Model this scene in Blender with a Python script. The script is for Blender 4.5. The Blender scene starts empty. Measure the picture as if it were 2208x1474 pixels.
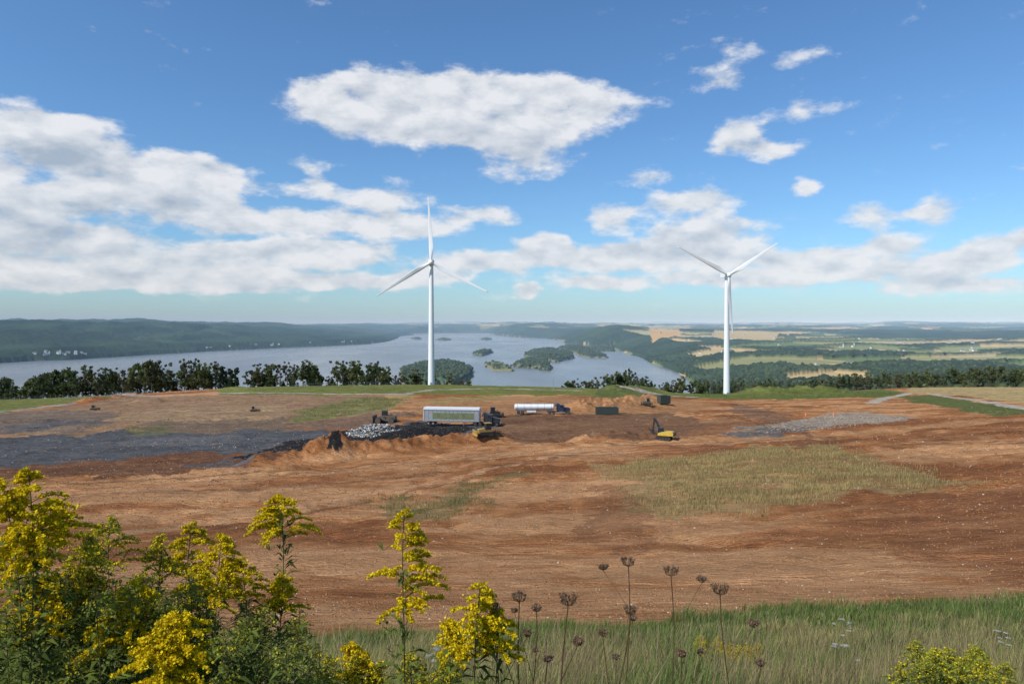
import bpy, math, random
import numpy as np
from mathutils import Vector, Matrix
random.seed(7); rng=np.random.default_rng(7)
F=1472.0; CZ=150.0; HV=700.0; CU=1104.0
scene=bpy.context.scene
scene.view_settings.view_transform='Standard'
scene.view_settings.look='None'
# ------------------------------------------------------------ noise helpers
def hsh(i,j,s=0):
    n=(i.astype(np.int64)*374761393+j.astype(np.int64)*668265263+s*1442695041)&0xffffffff
    n=((n^(n>>13))*1274126177)&0xffffffff
    n=(n^(n>>16))&0xffffffff
    return n/4294967295.0
def vn(x,y,s=0):
    x=np.asarray(x,float);y=np.asarray(y,float)
    i=np.floor(x);j=np.floor(y);fx=x-i;fy=y-j
    fx=fx*fx*(3-2*fx);fy=fy*fy*(3-2*fy)
    a=hsh(i,j,s);b=hsh(i+1,j,s);c=hsh(i,j+1,s);d=hsh(i+1,j+1,s)
    return (a*(1-fx)+b*fx)*(1-fy)+(c*(1-fx)+d*fx)*fy
def fbm(x,y,s=0,o=4):
    t=0;a=.5;n=0
    for k in range(o):
        t=t+a*vn(x*2**k,y*2**k,s+k*17);n+=a;a*=.5
    return t/n
def sst(a,b,x):
    t=np.clip((x-a)/(b-a),0,1);return t*t*(3-2*t)
def segd(X,Y,P,closed=True):
    m=np.full(X.shape,1e18);n=len(P)
    for k in range(n if closed else n-1):
        ax,ay=P[k];bx,by=P[(k+1)%n];dx=bx-ax;dy=by-ay
        t=np.clip(((X-ax)*dx+(Y-ay)*dy)/(dx*dx+dy*dy+1e-9),0,1)
        m=np.minimum(m,(X-ax-t*dx)**2+(Y-ay-t*dy)**2)
    return np.sqrt(m)
def inp(X,Y,P):
    c=np.zeros(X.shape,bool);n=len(P)
    for k in range(n):
        ax,ay=P[k];bx,by=P[(k+1)%n]
        if ay==by: continue
        c^=((ay>Y)!=(by>Y))&(X<(bx-ax)*(Y-ay)/(by-ay)+ax)
    return c
# ------------------------------------------------------------ near hill: surveyed control points -> thin plate spline
ctrl=[(0,0,-1.7),(15,0,-1.7),(-15,0,-1.8),(0,-15,-1),(20,-15,-1),(-20,-15,-1),(0,3,-2.15),(8,4,-2.6),(-8,4,-2.6),
(0,10,-5.3),(9,10,-5.2),(-9,10,-5.4),(60,-10,-3),(-60,-10,-4),(0,15,-7.3),(14,15,-7.1),(-14,15,-7.5),(0,-60,0),(90,-60,0),(-90,-60,0)]
rows={25:{0:1355,1104:1341,2208:1325},
40:{-900:1290,0:1262,550:1258,1104:1252,1700:1240,2208:1228,3100:1215},
60:{-900:1200,0:1175,1104:1164,1700:1145,2208:1120,3100:1100},
100:{-900:1090,0:1075,550:1068,1104:1050,1700:1022,2208:998,3100:980},
130:{-900:1030,0:1022,550:1015,1104:990,1700:962,2208:938,3100:930},
160:{-900:980,0:977,550:971,1104:953,1700:931,2208:905,3100:900},
200:{-900:930,0:930,550:925,975:918,1567:908,1900:898,2208:887,3100:880},
250:{-900:905,0:902,550:886,1104:879,1567:878,1900:873,2208:872,3100:870},
320:{-900:885,0:881,550:857,1104:856,1567:865,1900:858,2208:862,3100:862},
444:{-900:870,0:865,550:836,930:832,1250:838,1567:852,1900:848,2208:846,3100:846},
510:{-900:890,0:886,550:855,930:856,1250:860,1567:858,1900:843,2208:840,3100:840},
640:{0:905,930:880,1567:868,1900:838,2208:835,3100:835}}
for d,r in rows.items():
    for u,v in r.items(): ctrl.append(((u-CU)/F*d,d,-(v-HV)/F*d))
C=np.array(ctrl,float);N=len(C);S=100.0
def phi(r2): return .5*r2*np.log(r2+1e-12)
PX=C[:,:2]/S
K=phi(((PX[:,None]-PX[None])**2).sum(-1))+np.eye(N)*1e-5
A=np.zeros((N+3,N+3));A[:N,:N]=K;A[:N,N]=1;A[:N,N+1:]=PX;A[N,:N]=1;A[N+1:,:N]=PX.T
SOL=np.linalg.solve(A,np.concatenate([C[:,2],[0,0,0]]))
def tps(X,Y):
    sh=X.shape;x=X.ravel()/S;y=Y.ravel()/S;o=SOL[N]+SOL[N+1]*x+SOL[N+2]*y
    for k in range(N):
        o=o+SOL[k]*phi((x-PX[k,0])**2+(y-PX[k,1])**2)
    return (CZ+np.clip(o,-200,10)).reshape(sh)
def Wfun(hf):
    def W(u,v,dmin=4,dmax=640):
        t=np.geomspace(dmin,dmax,900);x=(u-CU)/F*t;z=CZ-(v-HV)/F*t
        g=hf(x,t);k=np.argmax(z<g)
        if not (z<g).any(): k=len(t)-1
        return (x[k],t[k])
    return W
W0=Wfun(tps)
mnd=[([(565,1002),(640,994),(720,988)],2.4,3.4),([(700,986),(830,976),(950,962),(1070,950)],2.7,3.6),
([(1255,953),(1330,950),(1400,947)],2.0,3.0),
([(845,943),(910,937)],1.7,4.5),([(765,936),(835,928)],1.0,4.5),([(640,960),(760,948)],.7,5),
([(1255,886),(1330,882),(1400,876)],3.8,6.5),
([(1640,853),(1700,853),(1790,853)],6.0,13),([(1320,846),(1400,846)],4.2,9),
([(200,866),(285,857)],2.4,7),([(490,842),(540,842)],1.8,6),([(820,900),(860,900)],1.6,6),([(150,925),(280,930)],1.3,5),([(300,868),(340,866)],1.5,4),
([(-200,1050),(300,1030),(600,1016)],.9,5),([(1080,968),(1400,957),(1700,940),(2208,900)],.7,4),
([(380,905),(520,900),(620,905)],1.0,4),([(0,915),(90,908)],1.2,4)]
mnd=[([W0(*p) for p in P],h,w) for P,h,w in mnd]
# ------------------------------------------------------------ valley
def WP(u,v): d=CZ*F/(v-HV); return ((u-CU)/F*d,d)
river=[WP(*p) for p in [(-700,800),(0,783),(80,778),(150,776),(300,766),(450,757),(600,750),(700,746),(790,742),(832,737),(852,731),(862,725),(900,721),(960,718.5),(1042,718.5),(1064,722),(1110,727),(1180,730),(1215,736),(1222,742),(1300,750),(1340,758),(1372,768),(1400,781),(1440,796),(1478,813),(1505,840),(1500,900),(-900,1010)]]
isl=[([(868,835),(862,803),(895,790),(980,785),(1018,797),(1018,812),(990,832)],9,1),
([(1017,765),(1040,757),(1063,760),(1042,768)],4,1),
([(1040,787),(1065,779),(1082,783),(1112,800),(1062,800)],2,.45),
([(1100,790),(1130,778),(1180,782),(1190,797),(1130,794)],3,.9),
([(1130,768),(1140,759),(1190,753),(1232,762),(1242,772),(1200,781),(1150,777)],5,1),
([(1200,751),(1250,746),(1290,760),(1312,772),(1262,771),(1232,760)],4,.9),
([(1262,752),(1325,750),(1325,758),(1275,757)],4,.9),
([(1160,798),(1190,790),(1188,799)],2,.8),
([(884,731),(898,727.5),(912,731),(898,733)],3,1),([(938,733.5),(955,729),(976,733),(955,735)],3,1),([(1034,732),(1048,728),(1063,732),(1048,734)],4,1)]
isl=[([WP(*p) for p in P],h,c) for P,h,c in isl]
c20,s20=math.cos(.35),math.sin(.35)
CLR=[([(1398,722),(1400,718),(1462,718),(1468,729),(1405,735)],(.54,.33,.12),62),
([(1530,728),(1540,720),(1680,722),(1672,733),(1560,732)],(.46,.34,.15),70),
([(1480,760),(1580,758),(1640,765),(1500,767)],(.46,.35,.17),38),
([(1490,778),(1600,776),(1770,782),(1850,790),(1700,792),(1520,786)],(.25,.24,.10),34),
([(1690,812),(1800,808),(1880,815),(1860,826),(1700,826)],(.46,.34,.16),30),
([(1740,760),(1900,757),(1960,763),(1800,766)],(.46,.36,.18),40),
([(1850,740),(2080,738),(2100,744),(1900,746)],(.42,.34,.18),55),
([(1950,775),(2208,778),(2300,788),(2000,786)],(.28,.27,.11),34),
([(2000,755),(2200,753),(2260,758),(2050,760)],(.24,.26,.10),42)]
def valley(X,Y):
    r=np.hypot(X,Y);u=CU+F*X/np.maximum(Y,1)
    wob=(fbm(X/180,Y/180,5)-.5)*90
    sd=segd(X,Y,river);ins=inp(X,Y,river)
    sd=np.where(ins,-sd,sd)
    ed=sd+np.where(r<9000,wob*.5,0)*np.clip(r/3000,.3,1)
    wl=1-sst(845,905,u)
    amp=np.interp(u,[-900,0,60,130,200,300,400,450,520,600,660,750,800,850],[150,160,172,190,178,180,168,150,150,138,124,126,144,128])
    rd=fbm(X/650+3,Y/900,3,4);rav=np.abs(fbm(X/420,Y/520,14,3)-.5)*2
    hl=amp*(.22*sst(0,120,sd)+.78*sst(0,1500,sd))*(.56+.64*rd)-30*(1-np.clip(rav*3,0,1))*sst(60,500,sd)+4*sst(0,30,sd)
    hl=hl+np.exp(-((r-9000)/1500)**2)*26*np.clip(fbm(X/1500,3,27,3)*2.2-.6,0,1)
    hr=np.interp(np.log(r+1),np.log([600,1000,1700,3000,5000,8000,12000,20000,60000]),[22,25,30,40,68,88,112,134,144])
    hr=hr*sst(-20,260,sd)+ (fbm(X/900,Y/1100,9,4)-.5)*np.interp(r,[1000,5000,15000,30000],[26,80,110,90])*sst(0,500,sd)
    hr=hr+45*np.exp(-(((u-1320)/90)**2))*np.exp(-((r-5400)/900)**2)+42*np.exp(-(((u-1160)/80)**2))*np.exp(-((r-9500)/1200)**2)
    far=np.exp(-((r-16000)/5000)**2)*70*np.clip(fbm(X/1800,Y/6000,21,3)*2.4-.8,0,1)*sst(0,800,sd)
    far2=np.exp(-((r-33000)/7000)**2)*190*np.clip(fbm(X/4200,Y/9000,31,3)*2.2-.7,0,1)
    z=wl*hl+(1-wl)*hr+far+far2
    z=np.maximum(z,2.0)
    gx=X*c20+Y*s20;gy=-X*s20+Y*c20
    cy=np.floor(gy/330);ox=hsh(cy,cy*0,4)*400
    cx=np.floor((gx+ox)/(260+200*hsh(cy,cy*0,8)));fid=hsh(cx,cy,11);f2=hsh(cx,cy,12)
    fy=(gy/330)%1
    big=fbm(X/1000,Y/700,41,4)
    thr=np.where(wl>.5,.70,.42)+np.where(r>6500,.02,0)
    forest=((fid<np.where(wl>.5,.5,.24))|(big<thr))|((fy<.08)&(f2<.8))
    forest|=(sd<np.where(wl>.5,500,260))&(sd>np.where(wl>.5,30,6))
    forest|=(r<1350)
    cell=vn(X/11,Y/14,61)*.6+vn(X/23,Y/27,62)*.6+.1*vn(X/5,Y/5,60)
    colf=np.stack([.022+.020*cell,.040+.024*cell,.020+.010*cell],-1)*np.clip(.25+1.4*fbm(X/220,Y/220,64),.4,1.5)[...,None]
    pal=np.array([[.45,.35,.18],[.14,.18,.06],[.28,.28,.11],[.50,.36,.17],[.20,.22,.08],[.40,.34,.18]])
    fcol=pal[np.clip((f2*6).astype(int),0,5)]*(.8+.4*fbm(X/60,Y/60,70))[...,None]
    fcol=np.where((wl>.5)[...,None],fcol*.4,fcol)
    clear=np.zeros(X.shape,bool)
    for P,cc,zz in CLR:
        m=inp(X+wob*.2,Y+wob*.2,[((pu-CU)/F*((CZ-zz)*F/(pv-HV)),(CZ-zz)*F/(pv-HV)) for pu,pv in P])&(sd>20)
        fcol[m]=np.array(cc);clear|=m
    forest&=~clear
    z=z+np.where(forest&(ed>8),7+9*cell,0)
    col=np.where(forest[...,None],colf,fcol)
    water=ed<0
    z=np.where(water,-3.0,z)
    col=np.where(water[...,None],np.array([.08,.08,.06]),col)
    for P,hh,cc in isl:
        m0=(np.abs(X-P[0][0])<900)&(np.abs(Y-P[0][1])<2000)
        if not m0.any(): continue
        x=X[m0];y=Y[m0];w=wob[m0]*.25
        ii=inp(x+w,y+w*1.5,P);dd=segd(x+w,y+w*1.5,P)
        zz=np.where(ii,1+hh*sst(0,60,dd)+np.where((dd>7),cc*(5+10*cell[m0]),0),z[m0])
        z[m0]=zz
        cf=colf[m0]*(1.6 if cc>.5 else 1)
        if cc<.5: cf=np.stack([.13+.06*cell[m0],.14+.05*cell[m0],.06+0*cell[m0]],-1)
        cf=np.where((dd<7)[...,None],np.array([.22,.2,.13]),cf)
        cc2=col[m0];cc2[ii]=cf[ii];col[m0]=cc2
        fm=forest[m0];fm[ii]=True;forest[m0]=fm
    return z,col,forest,ed
def H(X,Y,full=False):
    X=np.asarray(X,float);Y=np.asarray(Y,float)
    r=np.hypot(X,Y);yy=np.maximum(Y,r*.72);u=CU+F*X/np.maximum(Y,1)
    z=np.zeros(X.shape);col=np.zeros(X.shape+(3,));forest=np.zeros(X.shape,bool);wat=np.full(X.shape,100.)
    st=np.interp(u,[1600,1850],[475,640])
    w=np.where(Y>0,sst(st,st+500,yy),sst(400,1000,r))
    need=w>0
    if need.any():
        a,b,c,d=valley(X[need],Y[need]);z[need]=a;col[need]=b;forest[need]=c;wat[need]=d
    n=w<1
    if n.any():
        x=X[n];y=Y[n];g=tps(x,y)
        for P,h,wd in mnd:
            q=segd(x,y,P,False);m=q<wd*3
            g[m]+=h*np.exp(-(q[m]/wd)**2)*(.45+.7*fbm(x[m]/3.5,y[m]/3.5,77)+.4*vn(x[m]/1.1,y[m]/1.1,3)*(wd<8))
        rr=np.hypot(x,y);k1=np.clip((rr-15)/60,0,1)
        g=g+(fbm(x/7,y/7,88,4)-.5)*.8*np.clip((rr-4)/60,.05,1)+(vn(x/.9,y/1.4,90)-.5)*.18*k1
        g=g-.5*np.clip(1-np.abs(fbm(x/26,y/7,93,3)-.5)*14,0,1)*k1
        z[n]=g*(1-w[n])+z[n]*w[n]
    if full: return z,col,forest,w,wat
    return z
W=Wfun(lambda x,y:H(x,y))
# ------------------------------------------------------------ mesh helpers
def mesh_np(name,V,quads=None,tris=None,col=None,mat=None,smooth=False,attrs=None):
    me=bpy.data.meshes.new(name)
    nq=0 if quads is None else len(quads);nt=0 if tris is None else len(tris)
    me.vertices.add(len(V));me.vertices.foreach_set('co',np.ascontiguousarray(V,dtype=np.float32).ravel())
    li=[]
    if nq: li.append(np.asarray(quads).ravel())
    if nt: li.append(np.asarray(tris).ravel())
    li=np.concatenate(li).astype(np.int32)
    me.loops.add(len(li));me.loops.foreach_set('vertex_index',li)
    me.polygons.add(nq+nt)
    ls=np.concatenate([np.arange(nq)*4,nq*4+np.arange(nt)*3]).astype(np.int32)
    me.polygons.foreach_set('loop_start',ls)
    me.update(calc_edges=True)
    if smooth: me.polygons.foreach_set('use_smooth',np.ones(nq+nt,bool))
    def ca(nm,c):
        a=me.attributes.new(nm,'FLOAT_COLOR','POINT')
        cc=np.ones((len(V),4),np.float32);cc[:,:3]=c;a.data.foreach_set('color',cc.ravel())
    if col is not None: ca('Col',col)
    if attrs:
        for k,c in attrs.items(): ca(k,c)
    if mat: me.materials.append(mat)
    return me
def obj(name,me,loc=(0,0,0),rot=(0,0,0),parent=None,sc=1):
    o=bpy.data.objects.new(name,me);scene.collection.objects.link(o)
    o.location=loc;o.rotation_euler=rot;o.scale=(sc,sc,sc) if not hasattr(sc,'__len__') else sc
    if parent: o.parent=parent
    return o
def mk(name):
    m=bpy.data.materials.new(name);m.use_nodes=True;nt=m.node_tree
    return m,nt,nt.nodes['Principled BSDF']
def simple(name,col,rough=.6,metal=0,var=.25,scale=8,bump=0,spec=.5):
    m,nt,b=mk(name)
    n=nt.nodes.new('ShaderNodeTexNoise');n.inputs['Scale'].default_value=scale;n.inputs['Detail'].default_value=5
    tc=nt.nodes.new('ShaderNodeTexCoord');nt.links.new(tc.outputs['Object'],n.inputs['Vector'])
    mx=nt.nodes.new('ShaderNodeMix');mx.data_type='RGBA'
    mx.inputs[6].default_value=(*[c*(1-var) for c in col],1);mx.inputs[7].default_value=(*[min(1,c*(1+var)) for c in col],1)
    nt.links.new(n.outputs['Fac'],mx.inputs[0]);nt.links.new(mx.outputs[2],b.inputs['Base Color'])
    b.inputs['Roughness'].default_value=rough;b.inputs['Metallic'].default_value=metal
    b.inputs['Specular IOR Level'].default_value=spec
    return m
def vcol(name,rough=.8,transl=0,spec=.2):
    m,nt,b=mk(name);a=nt.nodes.new('ShaderNodeAttribute');a.attribute_name='Col'
    nt.links.new(a.outputs['Color'],b.inputs['Base Color']);b.inputs['Roughness'].default_value=rough
    b.inputs['Specular IOR Level'].default_value=spec
    if transl:
        t=nt.nodes.new('ShaderNodeBsdfTranslucent');nt.links.new(a.outputs['Color'],t.inputs['Color'])
        mx=nt.nodes.new('ShaderNodeMixShader');mx.inputs[0].default_value=transl
        nt.links.new(b.outputs[0],mx.inputs[1]);nt.links.new(t.outputs[0],mx.inputs[2])
        nt.links.new(mx.outputs[0],nt.nodes['Material Output'].inputs['Surface'])
    return m
class MB:
    def __init__(s): s.v=[];s.f=[];s.m=[];s.mats=[]
    def mi(s,mat):
        if mat not in s.mats: s.mats.append(mat)
        return s.mats.index(mat)
    def add(s,vs,fs,mat):
        o=len(s.v);s.v+=[tuple(v) for v in vs];k=s.mi(mat)
        for f in fs: s.f.append(tuple(i+o for i in f));s.m.append(k)
    def box(s,c,d,mat,rot=None,taper=(1,1)):
        x,y,z=d[0]/2,d[1]/2,d[2]/2;vs=[]
        for sz in(-1,1):
            tx,ty=(1,1) if sz<0 else taper
            for sx,sy in((-1,-1),(1,-1),(1,1),(-1,1)): vs.append(Vector((sx*x*tx,sy*y*ty,sz*z)))
        if rot: 
            R=Matrix.Rotation(rot[1],4,rot[0]);vs=[R@v for v in vs]
        vs=[v+Vector(c) for v in vs]
        s.add(vs,[(3,2,1,0),(4,5,6,7),(0,1,5,4),(1,2,6,5),(2,3,7,6),(3,0,4,7)],mat)
    def tube(s,p0,p1,r0,r1,mat,n=12,sy=1,caps=True):
        p0=Vector(p0);p1=Vector(p1);d=(p1-p0).normalized()
        a=Vector((0,0,1)) if abs(d.z)<.9 else Vector((1,0,0))
        e1=d.cross(a).normalized();e2=d.cross(e1)
        vs=[]
        for p,r in((p0,r0),(p1,r1)):
            for k in range(n):
                t=2*math.pi*k/n;vs.append(p+e1*math.cos(t)*r+e2*math.sin(t)*r*sy)
        fs=[(k,(k+1)%n,n+(k+1)%n,n+k) for k in range(n)]
        if caps: fs+=[tuple(range(n))[::-1],tuple(range(n,2*n))]
        s.add(vs,fs,mat)
    def prism(s,prof,y0,y1,mat):
        n=len(prof);vs=[(x,y0,z) for x,z in prof]+[(x,y1,z) for x,z in prof]
        s.add(vs,[(k,(k+1)%n,n+(k+1)%n,n+k) for k in range(n)]+[tuple(range(n))[::-1],tuple(range(n,2*n))],mat)
    def wheel(s,c,r,w,mt,mr):
        x,y,z=c;s.tube((x,y-w/2,z),(x,y+w/2,z),r,r,mt,18);s.tube((x,y-w/2-.02,z),(x,y+w/2+.02,z),r*.5,r*.5,mr,12)
    def mesh(s,name):
        me=bpy.data.meshes.new(name);me.from_pydata(s.v,[],s.f);me.update()
        for m in s.mats: me.materials.append(m)
        me.polygons.foreach_set('material_index',s.m);return me
# ------------------------------------------------------------ ground sheet
rr=np.concatenate([np.geomspace(.4,25,90)[:-1],np.geomspace(25,130,230)[:-1],np.geomspace(130,480,420)[:-1],np.geomspace(480,1400,110)[:-1],1/np.linspace(1/1400,1/70000,560)])
a1=math.radians(43);aa=np.concatenate([np.linspace(-math.pi,-a1,50)[:-1],np.linspace(-a1,a1,980),np.linspace(a1,math.pi,50)[1:]])
R,AN=np.meshgrid(rr,aa,indexing='ij');GX=R*np.sin(AN);GY=R*np.cos(AN)
GZ,GC,GFo,GW,GWa=H(GX,GY,True)
nearm=GW<.98
x=GX[nearm];y=GY[nearm];rn=np.hypot(x,y)
jx=(fbm(x/6,y/6,101)-.5);jy=(fbm(x/6,y/6,102)-.5)
jx2=(vn(x/.8,y/.8,103)-.5);jy2=(vn(x/.8,y/.8,104)-.5)
ja=np.clip(rn/40,.3,5);xj=x+jx*ja*2.2+jx2*.5*ja**.5;yj=y+jy*ja*3.5+jy2*.7*ja**.5
c=np.zeros(x.shape+(3,));kd=np.zeros(x.shape+(3,));kd[:,0]=1
n1=fbm(x/18,y/9,111);n2=fbm(x/3,y/1.4,112);n3=fbm(x/60,y/30,113)
base=np.array([.395,.172,.068]);lig=np.array([.54,.285,.135]);drk=np.array([.255,.102,.042])
t=np.clip((n1-.5)*2.2+(n2-.5)*1.2+(n3-.5)*1.8+.52,0,1)[:,None]
c[:]=np.where(t<.5,drk+(base-drk)*t*2,base+(lig-base)*(t*2-1))
def reg(P,col,k=None,op=1,jit=1):
    P=[W(*p) for p in P];m=inp(x+(xj-x)*jit,y+(yj-y)*jit,P)
    col=np.array(col);v=(.7+.6*n2)[:,None]
    cc=col*v
    c[m]=c[m]*(1-op)+cc[m]*op
    if k is not None: kd[m]=k
def band(P,wid,col,k=None,op=1):
    P=[W(*p) for p in P];q=segd(x,y,P,False)
    o=(op*(1-sst(wid*.35,wid*.6,q+jx*wid*.6)))[:,None];cc=np.array(col)*(.8+.4*n2)[:,None]
    c[:]=c*(1-o)+cc*o
    if k is not None: kd[o[:,0]>.5]=k
D=(1,0,0);G=(0,1,0);V=(0,0,1)
TAN=(.35,.235,.135);GRY=(.105,.105,.11);BLK=(.030,.029,.030);GRN=(.15,.18,.05);YGR=(.25,.24,.09)
reg([(-300,900),(0,890),(300,852),(620,850),(830,852),(840,885),(700,900),(620,912),(600,933),(400,936),(-300,950)],(.29,.185,.11),op=.9)
reg([(350,880),(620,870),(600,905),(420,915),(200,905)],TAN,op=.7)
reg([(-300,905),(100,885),(250,890),(200,925),(-300,945)],(.18,.14,.11),op=.8)
reg([(300,912),(500,905),(640,912),(620,930),(350,936)],(.16,.12,.09),op=.7)
reg([(620,900),(800,885),(900,890),(860,915),(740,925),(630,930)],(.19,.14,.105),op=.7)
reg([(830,862),(1100,856),(1300,856),(1500,862),(1560,880),(1440,893),(1200,897),(1060,900),(900,890)],(.40,.21,.10),op=.7)
reg([(1040,898),(1230,893),(1440,890),(1530,912),(1430,948),(1100,952),(1040,935)],(.14,.085,.055),op=.75)
reg([(1180,915),(1600,900),(1650,925),(1440,945),(1200,940)],(.23,.12,.065),op=.6)
reg([(1560,868),(1660,885),(1720,905),(1650,912),(1590,895)],(.14,.10,.075),op=.6)
reg([(-300,1000),(0,1002),(250,985),(450,968),(620,972),(560,1000),(350,1022),(0,1032),(-300,1040)],(.15,.075,.045),op=.85)
reg([(-300,955),(0,945),(200,934),(620,930),(760,926),(900,908),(1060,918),(1010,934),(880,944),(700,960),(600,974),(450,970),(200,992),(-300,1022)],GRY,V)
reg([(520,982),(620,955),(780,922),(930,912),(1010,922),(990,934),(880,943),(720,960),(600,978)],BLK,V)
reg([(200,955),(420,940),(560,942),(500,958),(300,968)],(.16,.155,.15),V,op=.6)
reg([(380,1000),(500,990),(560,995),(480,1008)],(.13,.12,.12),V,op=.8)
reg([(0,925),(60,910),(140,905),(250,910),(110,922),(20,935)],GRY,V,op=.7)
reg([(1540,940),(1620,922),(1700,910),(1780,893),(1880,890),(1960,898),(1930,912),(1800,918),(1700,932),(1600,942)],(.34,.30,.24),V,op=.8)
reg([(1560,938),(1620,925),(1760,920),(1700,934),(1600,942)],(.12,.115,.115),V,op=.8)
reg([(605,908),(650,882),(790,856),(880,860),(855,880),(760,895),(650,914)],YGR,G,op=.7,jit=1.8)
reg([(900,862),(1060,852),(1100,858),(960,870)],YGR,G,op=.5,jit=1.6)
reg([(250,935),(300,920),(380,918),(360,935),(280,945)],(.15,.15,.06),G,op=.6,jit=1.6)
reg([(470,850),(480,834),(560,828),(930,828),(1200,832),(1430,830),(1500,840),(1540,853),(1450,857),(1200,853),(900,851),(700,853)],GRN,G,op=.9)
reg([(-300,855),(0,856),(230,846),(300,845),(250,860),(100,873),(0,892),(-300,905)],GRN,G,op=.9)
reg([(1490,856),(1540,846),(1600,842),(1660,824),(1800,822),(1900,835),(1960,848),(1900,857),(1750,860),(1500,860)],(.13,.16,.045),G,op=.95)
reg([(1270,858),(1290,832),(1350,822),(1420,828),(1460,842),(1420,850)],(.12,.14,.045),G,op=.9)
reg([(1930,856),(1990,851),(2208,880),(2500,905),(2500,925),(2208,896),(2000,872)],(.11,.14,.045),G,op=.95)
reg([(1960,846),(1960,836),(2208,832),(2600,832),(2600,900),(2208,868),(2080,853)],(.44,.33,.15),D,op=.9)
band([(-200,905),(0,888),(130,872),(300,852),(500,848),(700,849),(870,850),(930,840),(1050,838),(1250,842),(1400,846),(1500,856)],4.5,(.38,.32,.26),V)
band([(-200,905),(0,888),(150,871)],5,(.22,.22,.225),V)
band([(1880,868),(1920,856),(1960,847),(2010,849),(2100,862),(2208,881),(2400,900)],5.5,(.44,.39,.31),V)
band([(-200,1062),(300,1040),(700,1020),(1000,985),(1300,962),(1700,945),(2208,905)],7,(.53,.285,.135),None,.65)
band([(250,1150),(680,1085),(860,1052),(1050,1010),(1250,975)],2.2,(.55,.32,.17),None,.6)
band([(300,1165),(700,1098),(880,1060),(1070,1016)],.9,(.17,.085,.045),None,.7)
band([(0,1110),(400,1070),(800,1030),(1050,995)],3,(.50,.27,.13),None,.5)
for P in ([(700,905),(900,893),(1300,900),(1560,890),(1850,930)],[(1100,935),(1400,925),(1700,930)],[(1450,885),(1600,900),(1750,940)],[(300,900),(600,890),(830,868)],[(1090,955),(1400,957),(1800,945)],[(0,1046),(400,1034),(800,1002),(1100,972)],[(1000,990),(1500,965),(2208,925)],[(1400,985),(1800,950),(2208,940)],[(100,895),(400,880),(700,862)],[(0,1075),(500,1052),(900,1025),(1200,985)],[(1900,960),(2208,950)],[(200,860),(500,862),(800,858)]):
    band(P,.9,(.15,.08,.05),None,.6);band([(a,b+4) for a,b in P],.9,(.15,.08,.05),None,.6)
reg([(1296,1003),(1400,988),(1560,972),(1760,960),(1830,965),(1900,990),(1990,1010),(2130,1040),(2050,1052),(1900,1062),(1800,1075),(1620,1100),(1500,1118),(1420,1124),(1375,1108),(1350,1060),(1370,1040),(1310,1018)],(.33,.23,.10),G,op=.7,jit=1.9)
reg([(790,1095),(830,1072),(880,1070),(940,1085),(1000,1045),(1110,1018),(1120,1032),(1040,1060),(1010,1110),(940,1135),(870,1120)],(.20,.17,.07),G,op=.6,jit=2.4)
reg([(1280,1050),(1370,1040),(1400,1130),(1350,1200),(1260,1150)],(.23,.10,.05),D,op=.5,jit=2)
reg([(1850,1110),(2208,1050),(2500,1100),(2500,1250),(2208,1260),(1950,1200)],(.28,.12,.055),D,op=.5,jit=2)
edge=[(-1500,1480),(-300,1425),(0,1405),(300,1395),(700,1384),(900,1372),(1100,1358),(1300,1362),(1450,1342),(1600,1328),(1750,1306),(2000,1300),(2208,1288),(2600,1275),(3400,1270)]
EDGE=[W(*p) for p in edge]+[(400,-300),(-400,-300)]
m=inp(x+jx2*.8,y+jy2*1.2+jy*2.5,EDGE)
c[m]=(np.array([.14,.14,.06])*(.6+.8*n2)[:,None])[m];kd[m]=G
wn=GW[nearm]
fo=np.maximum(sst(.0,.03,wn),0)[:,None]*(rn>430)[:,None]
dk=np.array([.05,.07,.027])*(.7+.6*n2)[:,None]
c=c*(1-fo)+dk*fo
GC[nearm]=c
KD=np.zeros(GX.shape+(3,));KD[nearm]=kd
nr,na=GX.shape
ids=np.arange(nr*na).reshape(nr,na)
q=np.stack([ids[:-1,:-1],ids[:-1,1:],ids[1:,1:],ids[1:,:-1]],-1).reshape(-1,4)
gm,nt,b=mk('ground_soil_and_vegetation')
L=nt.links;N_=nt.nodes.new
at=N_('ShaderNodeAttribute');at.attribute_name='Col';ak=N_('ShaderNodeAttribute');ak.attribute_name='Kind'
geo=N_('ShaderNodeNewGeometry')
def noise(scale,det=6,rough=.6,vec=None,sc=None):
    n=N_('ShaderNodeTexNoise');n.inputs['Scale'].default_value=scale;n.inputs['Detail'].default_value=det;n.inputs['Roughness'].default_value=rough
    src=vec or geo.outputs['Position']
    if sc:
        mp=N_('ShaderNodeVectorMath');mp.operation='MULTIPLY';mp.inputs[1].default_value=sc;L.new(src,mp.inputs[0]);src=mp.outputs[0]
    L.new(src,n.inputs['Vector']);return n.outputs['Fac']
def mt(op,a,b=None,c=None):
    n=N_('ShaderNodeMath');n.operation=op
    for i,k in enumerate((a,b,c)):
        if k is None: continue
        if isinstance(k,(int,float)): n.inputs[i].default_value=k
        else: L.new(k,n.inputs[i])
    return n.outputs[0]
nA=noise(.9,7,.74,sc=(.6,1.5,1));nB=noise(5,4,.7);nC=noise(.09,4,.6,sc=(.7,1.6,1))
fac=mt('MULTIPLY_ADD',nA,1.8,.12);fac=mt('MULTIPLY',fac,mt('MULTIPLY_ADD',nB,1.3,.36));fac=mt('MULTIPLY',fac,mt('MULTIPLY_ADD',nC,1.0,.5))
sk=N_('ShaderNodeSeparateColor');L.new(ak.outputs['Color'],sk.inputs[0])
anyk=mt('ADD',mt('ADD',sk.outputs[0],sk.outputs[1]),sk.outputs[2])
fac=mt('ADD',mt('MULTIPLY',mt('SUBTRACT',fac,1),anyk),1)
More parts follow.
